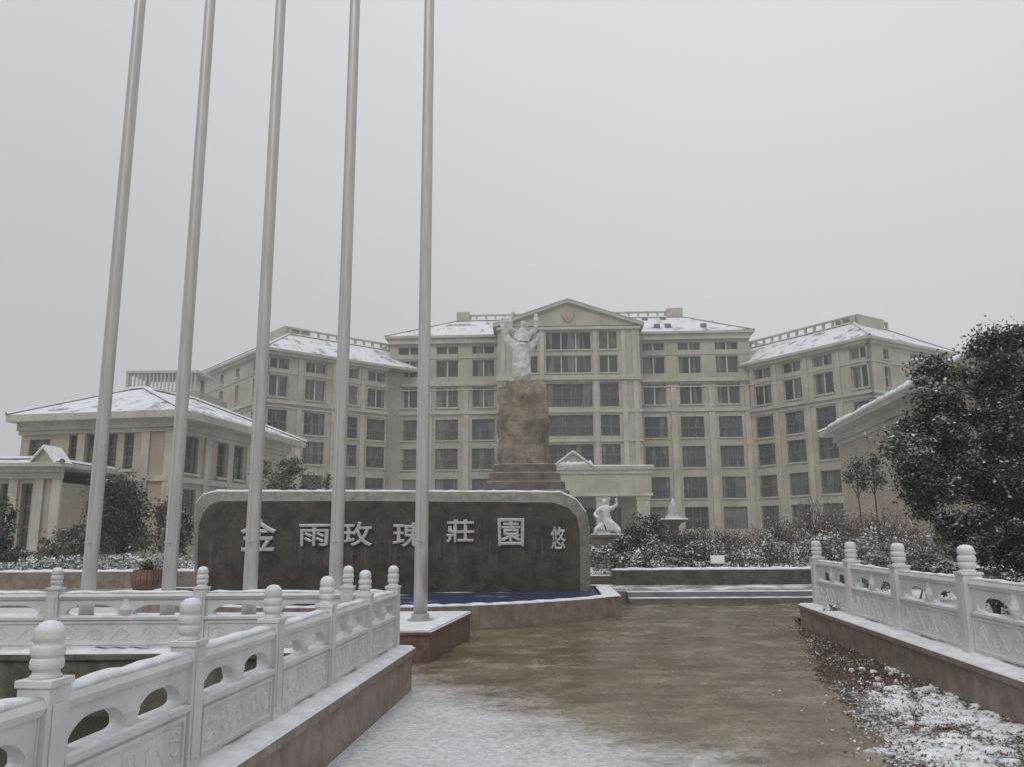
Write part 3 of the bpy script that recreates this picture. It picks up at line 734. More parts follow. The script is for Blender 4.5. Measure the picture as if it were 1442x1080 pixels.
# left shrubs and small trees
tree('evergreen_tree', (-14.4, 30, .5), (-14.6, 30, 2.3), (1.25, 1.1, 1.55), 9000, .06, .03, 71, 'round dark evergreen tree in front of the low house, between the two left flagpoles', 'tree', trunk_r=.08, clumps=60, spread=.3, mixp=.4)
tree('evergreen_tree', (-13.1, 31, .5), (-13.1, 31, 2.0), (.6, .6, 1.5), 3000, .055, .02, 72, 'narrow rusty brown tree just left of the second flagpole', 'tree', trunk_r=.05, clumps=26, spread=.3, mixp=.5, mats=('leaf2', 'leaf3', 'flake'))
shrub('shrub', 118, 31, .5, 2.2, 1.7, 3500, .05, .06, 73, 'loose green shrub left of the leftmost flagpole', mats=('leaf2', 'leaf4', 'flake'))
shrub('shrub', 84, 29, .5, 1.4, 1.1, 2200, .05, .1, 74, 'low brownish shrub in front of the low house', mats=('leaf4', 'leaf3', 'flake'))
tree('young_tree', (-18.1, 29, .5), (-18.1, 29, 2.1), (.5, .5, 1.1), 1800, .055, .03, 75, 'slim young green tree beside the gatehouse at the left', 'tree', trunk_r=.04, clumps=18, spread=.3, mixp=.4)
shrub('shrub', 28, 29, .5, 1.6, 1.0, 2200, .05, .06, 76, 'low dark green shrub in front of the gatehouse', mats=('leaf', 'leaf2', 'flake'))
shrub('shrub', 258, 29, .5, 1.2, 2.3, 2600, .05, .14, 77, 'tall snow flecked shrub beside the left end of the stone sign', mats=('leaf', 'leaf4', 'flake'))
tree('garden_tree', (-11.6, 40, .5), (-11.4, 40, 4.2), (1.75, 1.4, 1.6), 6500, .075, .1, 78, 'wispy snow dusted tree above the left part of the stone sign', 'tree', trunk_r=.1, clumps=40, spread=.24, mats=('leaf2', 'leaf4', 'flake'))
tree('garden_tree', (-9.6, 42, .5), (-9.6, 42, 3.9), (.7, .7, 1.2), 2000, .07, .1, 79, 'small sparse tree rising behind the sign near the fourth flagpole', 'tree', trunk_r=.06, clumps=18, spread=.24, mats=('leaf4', 'leaf3', 'flake'))
# right middle distance
shrub('shrub', 905, 30, .5, 2.7, 2.1, 5200, .05, .05, 81, 'dark round evergreen shrub to the right of the small white statue', clumps=34, mats=('leaf', 'leaf2', 'flake'))
shrub('shrub', 862, 28.5, .5, 1.3, 1.1, 2500, .045, .14, 82, 'dark shrub right at the end of the stone sign', mats=('leaf', 'leaf3', 'flake'))
shrub('shrub', 965, 31, .5, 1.9, 1.3, 2800, .05, .12, 83, 'snow dusted brown shrub below the tiered white ornament', mats=('leaf3', 'leaf4', 'flake'))
def twiggy(px, y, w, h, seed, label, n=160):
    x = (px - CX) / FPX * y; t = thing('bare_shrub', (x, y, .5), label, 'shrub', 'reddish bare shrubs before the hotel'); r = random.Random(seed); mb = MB(); lf = MB()
    for k in range(n):
        a = r.uniform(0, 6.28); q = r.random() ** .6; e = Vector((x + math.cos(a) * q * w / 2, y + math.sin(a) * q * w / 2, .5 + h * r.uniform(.55, 1.05) * (1 - .35 * q * q)))
        s = Vector((x + r.gauss(0, .12) * w, y + r.gauss(0, .1), .5)); m = s.lerp(e, .55) + Vector((r.gauss(0, .05), 0, .1 * h))
        mb.tube([s, m, e], [.018, .012, .004], 4)
        for j in range(14):
            p = m.lerp(e, r.uniform(-.3, 1.05)); leafquad(lf, p + Vector((r.gauss(0, .09), r.gauss(0, .09), r.gauss(0, .09))), r.uniform(.03, .06), 1 if r.random() < .16 else 0, r)
    mb.build('branches', 'twig', t); lf.build('foliage', ['leaf3', 'flake'], t, normals=False)
for k, (px, y, w, h, lab) in enumerate(((1085, 34, 2.6, 2.0, 'low reddish shrub in front of the hotel ground floor, left of its group'), (1140, 38, 3.2, 2.9, 'reddish twiggy shrub under the right wing of the hotel'), (1190, 36, 3.0, 2.3, 'reddish twiggy shrub below the two small clipped trees'),
    (1238, 33, 3.0, 2.2, 'brown twiggy shrub before the wall of the right low house'), (1020, 36, 2.6, 1.5, 'short brown twiggy shrub behind the small white box'), (975, 38, 2.2, 1.6, 'short twiggy shrub right of the tiered ornament'))): twiggy(px, y, w, h, 90 + k, lab)
# small clipped trees in front of the right house
for px, y, h, sd, lab in ((1203, 40, 5.0, 101, 'left one of two small clipped trees against the right low house'), (1226, 41, 5.2, 102, 'right one of two small clipped trees against the right low house')):
    x = (px - CX) / FPX * y; t = thing('clipped_tree', (x, y, .5), lab, 'tree', 'small clipped trees'); mb = MB(); r = random.Random(sd); tops = [Vector((x - .35, y, h - .6)), Vector((x + .1, y, h)), Vector((x + .3, y, h - .9))]
    mb.tube([(x, y, .45), (x + .05, y, 2), (x, y, h)], [.06, .05, .02], 6)
    for q in tops: mb.tube([(x, y, h - 1.6), q], [.03, .015], 5)
    mb.build('trunk', 'bark', t)
    mb = MB()
    for q in tops:
        for k in range(420):
            leafquad(mb, q + Vector((r.gauss(0, .17), r.gauss(0, .17), r.gauss(0, .22))), r.uniform(.04, .08), 2 if r.random() < .12 else r.choice((0, 1)), r)
    mb.build('crown', ['leaf', 'leaf2', 'flake'], t, normals=False)

# ------------------------------------------------------------------ buildings
class Wall:
    """wall with real openings: cells between window edges are solid"""
    def __init__(s, A, B): s.F = frame(A, B); s.A, s.B = A, B; s.len = (Vector(B) - Vector(A)).length
    def u(s, px): return upx(s.A, s.B, px)
    def build(s, mb, z0, z1, wins, th=.35):
        us = sorted({0, s.len} | {round(w[0], 3) for w in wins} | {round(w[1], 3) for w in wins}); vs = sorted({z0, z1} | {round(w[2], 3) for w in wins} | {round(w[3], 3) for w in wins})
        us = [u for u in us if 0 <= u <= s.len]
        for j in range(len(vs) - 1):
            run = None
            for i in range(len(us) - 1):
                cu, cv = (us[i] + us[i + 1]) / 2, (vs[j] + vs[j + 1]) / 2
                hole = any(w[0] < cu < w[1] and w[2] < cv < w[3] for w in wins)
                if not hole: run = us[i] if run is None else run
                if run is not None and (hole or i == len(us) - 2):
                    e = us[i] if hole else us[i + 1]; mb.fbox(s.F, run, e, -th, 0, vs[j], vs[j + 1]); run = None
def window(root, W, u0, u1, v0, v1, cols=2, rows=1, transom=None, fm='frame', rec=.22, sill=True, mull=.07, border=.07, rail=False):
    F = W.F; mb = MB(); a, b = -rec - .08, -rec
    mb.fbox(F, u0, u0 + border, a, b, v0, v1); mb.fbox(F, u1 - border, u1, a, b, v0, v1)
    mb.fbox(F, u0 + border, u1 - border, a, b, v0, v0 + border); mb.fbox(F, u0 + border, u1 - border, a, b, v1 - border, v1)
    ui, uj, vi, vj = u0 + border, u1 - border, v0 + border, v1 - border
    for k in range(1, cols): c = ui + (uj - ui) * k / cols; mb.fbox(F, c - mull / 2, c + mull / 2, a + .005, b - .005, vi, vj)
    for k in range(1, rows): c = vi + (vj - vi) * k / rows; mb.fbox(F, ui, uj, a + .01, b - .01, c - mull / 2, c + mull / 2)
    if transom: mb.fbox(F, ui, uj, a + .01, b + .03, transom - .06, transom + .06)
    if rail:
        mb.fbox(F, u0, u1, -.1, -.05, v0 + .95, v0 + 1.0)
        k = u0 + .12
        while k < u1: mb.fbox(F, k, k + .025, -.09, -.06, v0, v0 + .95); k += .3
    w = mb.build('window', fm, root)
    mb = MB(); mb.fbox(F, ui, uj, a + .02, a + .035, vi, vj); mb.build('pane', 'glass', w)
    if sill: mb = MB(); mb.fbox(F, u0 - .08, u1 + .08, .001, .14, v0 - .14, v0 - .01); mb.build('sill', 'wall_band', w)
    return w
def hip(poly, z0, poly2, z1, over=.8): pass

# --- hotel, central block
AM, BM = (-13.4, 86.5), (25.6, 84.5)
t = thing('hotel_building', (5, 86, .5), 'long cream hotel main block with central pediment, snowy hipped roof and rows of windows', 'building')
W = Wall(AM, BM); wins = []
cu = [W.u(p) for p in (573, 628, 680)]; cu2 = [W.u(p) for p in (925, 977, 1031)]
hw = 1.22
for u in cu + cu2:
    wins.append((u - hw, u + hw, 21.15, 22.05, 'top')); wins.append((u - hw, u + hw, 18.6, 20.5, 'a'))
    for zc in (16.45,): wins.append((u - hw, u + hw, zc - 1.1, zc + 1.1, 'b'))
    for zc in (12.9, 9.75, 6.5): wins.append((u - hw, u + hw, zc - 1.12, zc + 1.12, 'c'))
    wins.append((u - hw, u + hw, 2.2, 4.5, 'c'))
wins = [(round(a, 3), round(b, 3), c, d, e) for a, b, c, d, e in wins]
mb = MB(); W.build(mb, .4, 22.9, wins)
F = W.F; Ln = W.len
# body behind
O, D, Nn = F
def PP(u, d): q = O + D * u + Nn * d; return (q.x, q.y)
mb.prism([PP(.02, -.9), PP(Ln - .02, -.9), PP(Ln - .02, -16), PP(.02, -16)], .4, 22.7)
mb.prism([PP(0, -.35), PP(0, -.9), PP(.3, -.9), PP(.3, -.35)], .4, 22.8); mb.prism([PP(Ln - .3, -.35), PP(Ln - .3, -.9), PP(Ln, -.9), PP(Ln, -.35)], .4, 22.8)
mb.build('wall', 'wall', t)
for (a, b, c, d, e) in wins:
    window(t, W, a, b, c, d, 2 if e in ('top', 'a', 'b') else 3, 1 if e != 'c' else 2, sill=e in ('c', 'b'), rail=e == 'c', mull=.16 if e in 'ab' or e == 'top' else .06, fm='frame' if e != 'c' else 'frame_dark')
mb = MB()
for z, h, d in ((22.3, .6, .35), (17.7, .35, .22), (14.55, .3, .2), (17.2, .12, .12), (21.0 - .35, .1, .08)):
    mb.fbox(F, -.1, Ln + .1, .002, d, z, z + h)

for u in [0.3] + [u - 1.9 for u in cu + cu2] + [u + 1.9 for u in (cu[-1], cu2[-1])]:
    mb.fbox(F, u - .32, u + .32, .002, .13, .4, 14.54); mb.fbox(F, u - .25, u + .25, .002, .1, 14.86, 17.19)
mb.build('cornice', 'wall_band', t)
def roof_obj(t, base, z0, top, z1, parapet=0, seed=0, m='roof', over_fascia=.25):
    mb = MB(); mb.prism(base, z0 - over_fascia, z0); f = mb.build('fascia', 'wall_band', t)
    mb = MB(); mb.frustum(base, z0 + .004, top, z1)
    rf = mb.build('roof', m, t)
    mb = MB()   # hip ridges
    for a, b in zip(base, top): mb.tube([(a[0], a[1], z0 + .05), (b[0], b[1], z1 + .05)], .13, 6)
    for i in range(len(top)): a, b = top[i], top[(i + 1) % len(top)]; mb.tube([(a[0], a[1], z1 + .05), (b[0], b[1], z1 + .05)], .13, 6)
    mb.build('ridge', 'roof', rf)
    if parapet:
        mb = MB(); n = len(top)
        for i in range(n):
            a, b = Vector(top[i]), Vector(top[(i + 1) % n]); Fp = (Vector((a.x, a.y, 0)), Vector(((b - a).normalized().x, (b - a).normalized().y, 0)), Vector(((b - a).normalized().y, -(b - a).normalized().x, 0)))
            l = (b - a).length; mb.fbox(Fp, 0, l, -.25, .05, z1 + parapet * .8, z1 + parapet)
            k = 0
            while k < l: mb.fbox(Fp, k, k + .22, -.22, .02, z1 - .1, z1 + parapet * .8); k += 1.1
        mb.build('parapet', 'wall_band', rf)
    return rf
# central block roof (deck on top with parapet)
base = [PP(-.5, .6), PP(Ln + .5, .6), PP(Ln + .5, -17), PP(-.5, -17)]
top = [PP(6.8, -4.6), PP(Ln - 6.3, -4.6), PP(Ln - 6.3, -11), PP(6.8, -11)]
rf = roof_obj(t, base, 23.15, top, 26.1, .75, m='roof_snow')
for a, b in ((6.8, 8.3), (Ln - 8, Ln - 6.2)): mb = MB(); mb.fbox(F, a, b, -7, -4.4, 26.1, 27.15); mb.build('roof_box', 'wall_band', rf)
# dormer-like snow guards: small dark vents on the slope
mb = MB(); r = random.Random(5)
for k in range(14):
    u = r.uniform(1, Ln - 1); f = r.uniform(.15, .85)
    lo, hi = .9 + (-5.5) * f, 0
    if 10.5 < u < 28 : continue
    if u < 6.8 and f > u / 7.5 or u > Ln - 6.3 and f > (Ln - u) / 7: continue
    z = 23.2 + 2.9 * f; mb.fbox(F, u - .3, u + .3, lo - .5, lo, z - .1, z + .35)
mb.build('roof_vent', 'roof', rf)
# --- pedimented centre
xc = 5.95; YC = 82.4; hwid = 7.45
A2, B2 = (xc - hwid, YC + .2), (xc + hwid, YC - .2)
W2 = Wall(A2, B2); F2 = W2.F; c0 = W2.len / 2
w2 = []
for z0, z1, kind in ((20.75, 22.7, 'p'), (18.25, 20.1, 'p'), (14.75, 17.2, 'q'), (11.7, 13.9, 'q'), (8.75, 10.85, 'q')):
    w2.append((c0 - 2.4, c0 + 2.4, z0, z1, kind, 3)); w2.append((c0 + 3.2, c0 + 5.15, z0, z1, kind, 2)); w2.append((c0 - 5.15, c0 - 3.2, z0, z1, kind, 2))
w2.append((c0 - 5, c0 + 5, .5, 4.4, 'door', 6))
w2 = [(round(a, 3), round(b, 3), c, d, e, f) for a, b, c, d, e, f in w2]
mb = MB(); W2.build(mb, .4, 23.2, w2)
O2, D2, N2 = F2
def P2(u, d): q = O2 + D2 * u + N2 * d; return (q.x, q.y)
mb.prism([P2(.0, -.36), P2(W2.len, -.36), P2(W2.len, -3.2), P2(.0, -3.2)], .4, 23.2)
mb.build('wall', 'wall', t)
for (a, b, c, d, e, cols) in w2: window(t, W2, a, b, c, d, cols, 1 if e == 'p' else 2, fm='frame' if e == 'p' else 'frame_dark', rail=e == 'q', sill=e == 'p', mull=.12 if e == 'p' else .05)
mb = MB()
for z, h, d in ((17.45, .5, .3), (22.85, .3, .3), (14.15, .25, .15), (11.1, .25, .15)): mb.fbox(F2, -.1, W2.len + .1, .002, d, z, z + h)
for u in (.55, c0 - 5.75, c0 - 2.8, c0 + 2.8, c0 + 5.75, W2.len - .55): mb.fbox(F2, u - .25, u + .25, .002, .12, 8.3, 17.44); mb.fbox(F2, u - .22, u + .22, .002, .12, 17.96, 22.84)
mb.build('cornice', 'wall_band', t)
# gable: tympanum + raking cornice + emblem
def gable(root, F, c, hw, z0, rise, dep, thick, back, snowm='snow', mw='wall', name='pediment'):
    O, D, Nn = F
    def q(u, d, z): p = O + D * u + Nn * d; return (p.x, p.y, z)
    mb = MB(); mb.add([q(c - hw, dep, z0), q(c + hw, dep, z0), q(c, dep, z0 + rise), q(c - hw, -back, z0), q(c + hw, -back, z0), q(c, -back, z0 + rise)], [(0, 1, 2), (5, 4, 3), (0, 2, 5, 3), (1, 4, 5, 2), (0, 3, 4, 1)])
    pd = mb.build(name, mw, root)
    for nm, m_, z, d_, th in (('raking_cornice', 'wall_band', 0, dep + min(.35, hw * .3), thick), ('snow', snowm, thick, dep + min(.3, hw * .25), .1)):
        mb = MB()
        for s in (-1, 1):
            e = hw + min(.5, hw * .22); sl = rise / hw; a = [q(c + s * e, d_, z0 + z - (e - hw) * sl), q(c, d_, z0 + rise + z), q(c, -back, z0 + rise + z), q(c + s * e, -back, z0 + z - (e - hw) * sl)]
            mb.add([v for v in a] + [(v[0], v[1], v[2] + th) for v in a], [(0, 1, 2, 3), (7, 6, 5, 4), (0, 4, 5, 1), (1, 5, 6, 2), (2, 6, 7, 3), (3, 7, 4, 0)])
        mb.build(nm, m_, pd)
    return pd
pd = gable(t, F2, c0, hwid, 23.3, 2.5, .02, .32, 10, 'roof')
mb = MB(); q = O2 + D2 * c0 + N2 * .03; 
em = [(-.0, -.75), (.45, -.35), (.62, .2), (.5, .6), (.0, .75), (-.5, .6), (-.62, .2), (-.45, -.35)]
vs = [(q.x + a * D2.x, q.y, 24.35 + b) for a, b in em] + [(q.x + a * D2.x, q.y - .15, 24.35 + b * .95) for a, b in em]
mb.add(vs, [tuple(range(8)), tuple(range(15, 7, -1))] + [(i, (i + 1) % 8, 8 + (i + 1) % 8, 8 + i) for i in range(8)])
mb.build('emblem', 'emblem', pd)
# --- entrance portico
YP = 76.0; t2 = t
FP = (Vector((xc - 7.3 - .3, YP, 0)), Vector((1, 0, 0)), Vector((0, -1, 0)))
mb = MB(); mb.fbox(FP, 0, 14.7, -6.2, 0, 5.3, 7.7); mb.fbox(FP, -.25, 14.95, -6.2, .3, 7.7, 8.05)
po = mb.build('portico', 'wall', t); mb = MB()
mb.fbox(FP, -.1, 14.8, .002, .12, 5.25, 5.55); mb.fbox(FP, -.12, 14.82, .002, .15, 7.35, 7.69)
mb.build('frieze', 'wall_band', po)
mb = MB(); mb.fbox(FP, -.2, 14.9, -6.2, .26, 8.052, 8.14); mb.build('snow', 'snow', po)
for u in (.75, 4.6, 10.1, 13.9):
    mb = MB(); mb.fbox(FP, u - .6, u + .6, -1.25, -.1, .4, 5.295)
    mb.fbox(FP, u - .68, u + .68, -1.33, -.02, .4, 1.1); mb.fbox(FP, u - .68, u + .68, -1.33, -.02, 4.9, 5.24)
    mb.build('column', 'wall_band', po)
g3 = gable(po, FP, 7.35, 1.55, 8.15, 1.15, .1, .16, 2.0, 'snow', 'wall', 'small_gable')
mb = MB(); snow_strip(mb, (xc - 1.8, YP - .1), (xc + 1.6, YP - .1), 8.15, .5, .35, n=24, seed=2); mb.build('snow', 'snow', g3, True)

# --- hotel wings
def wing(label, A, B, cols, side, sidepx, dep=14, eave=19.3, seed=1, topi=(.2, .75)):
    """A: corner nearest the camera, B: junction with the main block"""
    t = thing('hotel_wing', (A[0], A[1], .5), label, 'building', 'hotel wings')
    Wf = Wall(A, B); F = Wf.F; O, D, Nn = F; ws = []
    us = [Wf.u(p) for p in cols]; hw = 1.12
    for u in us:
        ws.append((u - hw, u + hw, 17.6, 18.7, 'top')); ws.append((u - hw, u + hw, 14.95, 16.95, 'b'))
        for zc in (12.6, 9.75, 6.5): ws.append((u - hw, u + hw, zc - 1.1, zc + 1.1, 'c'))
        ws.append((u - hw, u + hw, 2.2, 4.5, 'c'))
    ws = [(round(max(.2, a), 3), round(min(Wf.len - .1, b), 3), c, d, e) for a, b, c, d, e in ws]
    mb = MB(); Wf.build(mb, .4, eave, ws)
    def PQ(u, d): q = O + D * u + Nn * d; return (q.x, q.y)
    # side wall away from the camera axis
    SA, SB = A, PQ(0, -dep); Ws = Wall(SA, SB); us2 = [2.6, 7.0, 11.2]; sw = []
    for u in us2:
        for z0, z1 in ((17.6, 18.6), (15, 16.9), (11.5, 13.7)): sw.append((u - .45, u + .45, z0, z1, 's'))
    Ws.build(mb, .4, eave, sw)
    mb.prism([PQ(.36, -.9), PQ(Wf.len + 4, -.9), PQ(Wf.len + 4, -dep), PQ(.36, -dep)], .4, eave - .1)
    mb.build('wall', 'wall', t)
    for (a, b, c, d, e) in ws:
        if b - a > .5: window(t, Wf, a, b, c, d, 2 if e != 'c' else 3, 1 if e != 'c' else 2, sill=e != 'top', rail=e == 'c', mull=.15 if e != 'c' else .06, fm='frame' if e != 'c' else 'frame_dark')
    for (a, b, c, d, e) in sw: window(t, Ws, a, b, c, d, 1, 2)
    mb = MB()
    for FF, Lw in ((F, Wf.len), (Ws.F, Ws.len)):
        e0 = .0
        for z, h, d in ((18.9, .4, .3), (14.3, .3, .2), (13.9, .12, .12), (17.2, .1, .08)): mb.fbox(FF, -d, Lw + (.1 if FF is F else 0), .002, d, z, z + h)
    for u in [u - 1.7 for u in us] + [us[-1] + 1.7]:
        if 0 < u < Wf.len: mb.fbox(F, u - .25, u + .25, .002, .12, .4, 13.89); mb.fbox(F, u - .22, u + .22, .002, .1, 14.62, 18.89)
    mb.build('cornice', 'wall_band', t)
    base = [PQ(-.55, .55), PQ(Wf.len + 5, .55), PQ(Wf.len + 5, -dep - .6), PQ(-.55, -dep - .6)]
    top = [PQ(4.0, -4), PQ(Wf.len + 3, -4), PQ(Wf.len + 3, -9.5), PQ(4.0, -9.5)]
    rf = roof_obj(t, base, eave + .25, top, eave + 3.0, .8, m='roof_snow')
    mb = MB(); mb.fbox(F, 3.6, 6.2, -8.5, -4.2, eave + 2.8, eave + 3.9); mb.build('roof_box', 'wall_band', rf)
    return t
wing('left wing of the cream hotel, angled toward the viewer above the low house', (-23.5, 75.4), (-13.3, 84.2), (385, 440, 488, 528), -1, 270, dep=22, eave=19.2)
wing('right wing of the cream hotel, angled toward the viewer behind the right low house', (32.9, 72.3), (25.3, 84.2), (1223, 1167, 1122, 1079), 1, 1325, eave=19.2)

# --- annex with louvred roof screen behind the low house
AX = aty(176, 522, 62); BX = aty(262, 522, 62); zt_ = AX.z
t = thing('annex_building', ((AX.x + BX.x) / 2, 64, .5), 'flat roofed grey annex with slatted roof screen peeking over the low house', 'building')
mb = MB(); mb.box(AX.x - .5, BX.x + 1.2, 62, 68, .4, zt_ - 1.6); mb.build('wall', 'wall', t)
mb = MB(); mb.box(AX.x, BX.x + .8, 62.2, 66, zt_ - .2, zt_)
k = AX.x
while k < BX.x + .7: mb.box(k, k + .12, 62.3, 62.4, zt_ - 1.6, zt_ - .2); k += .3
for yy in (62.25, 65.6):
    for xx in (AX.x, BX.x - .2): mb.box(xx, xx + .25, yy, yy + .25, zt_ - 1.6, zt_ - .2)
mb.build('roof_screen', 'frame', t)
mb = MB(); mb.box(AX.x, BX.x + .8, 62.2, 66, zt_ + .002, zt_ + .06); mb.build('snow', 'snow', t)

# --- low house, left
C1 = (-17.6, 41.0); Lf = (-26.0, 42.4); Rt = (-15.25, 54.2)
t = thing('low_house', (C1[0], C1[1], .5), 'low two storey beige house with snowy roof at the left behind the flagpoles', 'building')
W = Wall(C1, Lf); ws = []
for a, b in ((172, 186), (147, 162), (119, 131), (94, 109)):
    ua, ub = sorted((W.u(a), W.u(b))); ws.append((ua, ub, 5.15, 7.0, 't'))
    ws.append((ua, ub, 1.6, 4.25, 't'))
ua, ub = sorted((W.u(38), W.u(67))); ws.append((ua, ub, 5.6, 6.8, 'l'))
ws = [(round(a, 3), round(b, 3), c, d, e) for a, b, c, d, e in ws]
W1 = Wall(C1, Rt); ws1 = []
for a, b in ((257, 278), (305, 317), (328, 342), (352, 364)):
    ua, ub = W1.u(a), W1.u(b); ws1.append((ua, ub, 5.05, 7.0, 't')); ws1.append((ua, ub, 1.6, 4.2, 't'))
ws1 = [(round(a, 3), round(b, 3), c, d, e) for a, b, c, d, e in ws1]
mb = MB(); W.build(mb, .4, 7.68, ws); W1.build(mb, .4, 7.68, ws1)
inner = [(C1[0] - .1, C1[1] + .6), (Rt[0] - .5, Rt[1] - .1), (Rt[0] - 9.8, Rt[1] + 1.4), (Lf[0] + .2, Lf[1] + .5)]
mb.prism(inner, .4, 7.6); mb.build('wall', 'wall_pink', t)
for w in ws: window(t, W, w[0], w[1], w[2], w[3], 1, 6 if w[4] == 'l' else 3, sill=w[2] > 3, rec=.15, mull=.05, fm='frame_dark')
for w in ws1: window(t, W1, w[0], w[1], w[2], w[3], 1, 3, sill=w[2] > 3, rec=.15, mull=.05, fm='frame_dark')
mb = MB()
for FF, Lw in ((W.F, W.len), (W1.F, W1.len)):
    for z, h, d in ((7.05, .2, .14), (7.26, .42, .3), (4.5, .3, .16), (.4, .5, .1)): mb.fbox(FF, -d, Lw + .1, .002, d, z, z + h)
for a in (204, 142 - 1, 113, 237): 
    u = W.u(a); mb.fbox(W.F, u - .22, u + .22, .002, .12, .9, 7.04)
for a in (290, 322, 348): u = W1.u(a); mb.fbox(W1.F, u - .3, u + .3, .002, .12, .9, 7.04)
mb.build('cornice', 'wall_band', t)
base = [(C1[0] + 1.0, C1[1] - 1.0), (Rt[0] + 1.1, Rt[1] + .8), (Rt[0] - 10.5, Rt[1] + 2.4), (Lf[0] - .45, Lf[1] - .8)]
top = [(-21.6, 46.6), (-20.2, 50.5), (-21.2, 50.7), (-22.6, 46.9)]
rf = roof_obj(t, base, 8.03, top, 10.3, 0, m='roof_snow', over_fascia=.35)
e0, e1 = Vector(base[0]), Vector(base[1]); mb = MB(); snow_strip(mb, e0.lerp(e1, .04) + Vector((-.35, .2)), e0.lerp(e1, .75) + Vector((-.4, 0)), 8.02, .8, .3, n=90, seed=13); mb.build('snow', 'snow', rf, True)

# --- low house, right
D1 = (21.4, 52.5); E1 = (17.9, 27.0)
t = thing('low_house', (D1[0], D1[1], .5), 'low beige house at the right, half hidden by the big tree', 'building')
W = Wall(D1, E1); ws = []
for a, b in ((1300, 1318), (1338, 1360), (1390, 1415)):
    ua, ub = W.u(a), W.u(b); ws.append((round(ua, 3), round(ub, 3), 5.0, 6.9, 't'))
mb = MB(); W.build(mb, .4, 8.0, ws); mb.prism([(D1[0] + .4, D1[1] - .3), (E1[0] + .5, E1[1] + .2), (32, 26), (35, 51)], .4, 7.9)
mb.build('wall', 'wall_pink', t)
for w in ws: window(t, W, w[0], w[1], w[2], w[3], 1, 3, fm='frame_dark')
mb = MB()
for z, h, d in ((7.3, .22, .14), (7.55, .45, .3), (.4, .5, .1)): mb.fbox(W.F, -d, W.len + .1, .002, d, z, z + h)
mb.build('cornice', 'wall_band', t)
base = [(D1[0] - .9, D1[1] + 1.1), (E1[0] - 1.1, E1[1] - 1), (33, 25), (36, 52)]; top = [(26.5, 46), (25, 33), (28, 32.5), (29.5, 46)]
rf = roof_obj(t, base, 8.3, top, 10.6, 0, m='roof_snow', over_fascia=.3)
e0, e1 = Vector(base[0]), Vector(base[1]); mb = MB(); snow_strip(mb, e0.lerp(e1, .10) + Vector((.3, 0)), e0.lerp(e1, .98) + Vector((.3, 0)), 8.28, .8, .27, n=160, seed=12); mb.build('snow', 'snow', rf, True)

# --- gatehouse far left
A4, B4 = (-31, 36.3), (-20.3, 36.0)
t = thing('gatehouse', (-22, 36, .5), 'small cream gatehouse with pilasters and snowy gable at the far left edge', 'building')
W = Wall(A4, B4); ws = []
for a, b in ((34, 49), (4, 16)): ws.append((round(W.u(a), 3), round(W.u(b), 3), 1.2, 4.1, 't'))
mb = MB(); W.build(mb, .4, 4.3, ws); mb.box(-30.9, -20.6, 37, 42, .4, 4.2); mb.build('wall', 'wall_pink', t)
for w in ws: window(t, W, w[0], w[1], w[2], w[3], 1, 3, fm='frame_dark')
mb = MB()
for z, h, d in ((4.3, .25, .2), (4.56, .25, .4)): mb.fbox(W.F, -.3, W.len + .3, .002, d, z, z + h)
for a in (24, 60, 84): u = W.u(a); mb.fbox(W.F, u - .2, u + .2, .002, .14, .4, 4.29)
mb.build('cornice', 'wall_band', t)
roof_obj(t, [(-31.5, 35.4), (-19.7, 35.2), (-19.7, 42.5), (-31.5, 42.5)], 4.95, [(-29, 38), (-22, 38), (-22, 40), (-29, 40)], 5.35, 0, m='roof_snow', over_fascia=.15)
gable(t, W.F, W.u(69), .5, 4.97, .62, .45, .08, .8, 'snow', 'wall', 'small_gable')

# ------------------------------------------------------------------ rock pedestal and statue
YR = 34.
t = thing('rock_pedestal', ((735 - CX) / FPX * YR, YR, .5), 'tall ochre rock pedestal on stepped stone base behind the stone sign', 'pedestal')
def rockprism(mb, pts_z, cx, cy, n=18, seed=1, j=.06):
    r = random.Random(seed); vs = []; fs = []; ph = [r.uniform(0, 6.28) for _ in range(4)]
    for (rx, ry, z) in pts_z:
        for k in range(n):
            a = 2 * math.pi * (k + .5) / n; ca, sa = math.cos(a), math.sin(a); p = .35
            w = 1 + j * (math.sin(3 * a + ph[0] + z) + .6 * math.sin(7 * a + ph[1] + 2.3 * z)) * .6 + r.gauss(0, j * .35)
            vs.append((cx + rx * w * math.copysign(abs(ca) ** p, ca), cy + ry * w * math.copysign(abs(sa) ** p, sa), z + r.gauss(0, j * .4)))
    m = len(pts_z)
    for i in range(m - 1):
        for k in range(n): fs.append((i * n + k, i * n + (k + 1) % n, (i + 1) * n + (k + 1) % n, (i + 1) * n + k))
    fs.append(tuple(range(n - 1, -1, -1))); fs.append(tuple((m - 1) * n + k for k in range(n))); mb.add(vs, fs)
xr = aty(736, 600, YR).x; z_t = aty(736, 541, YR).z; z_b = aty(736, 656, YR).z; z_s = aty(736, 690, YR).z
mb = MB(); H_ = z_t - z_b
rockprism(mb, [(1.12, .95, z_b), (1.1, .95, z_b + .3), (1.06, .93, z_b + H_ * .3), (1.07, .92, z_b + H_ * .5), (1.04, .92, z_b + H_ * .7), (1.03, .9, z_b + H_ * .85), (.93, .82, z_b + H_ * .95), (.8, .7, z_t)], xr, YR, 26, 3, .08)
o = mb.build('rock', 'rock', t); ts = bpy.data.textures.new('rock_noise', 'CLOUDS'); ts.noise_scale = .5
sb = o.modifiers.new('sub', 'SUBSURF'); sb.subdivision_type = 'SIMPLE'; sb.levels = sb.render_levels = 2
dm = o.modifiers.new('rough', 'DISPLACE'); dm.texture = ts; dm.strength = .16; dm.mid_level = .5; dm.texture_coords = 'LOCAL'
k = 0; zz = z_b; hw_ = 1.32
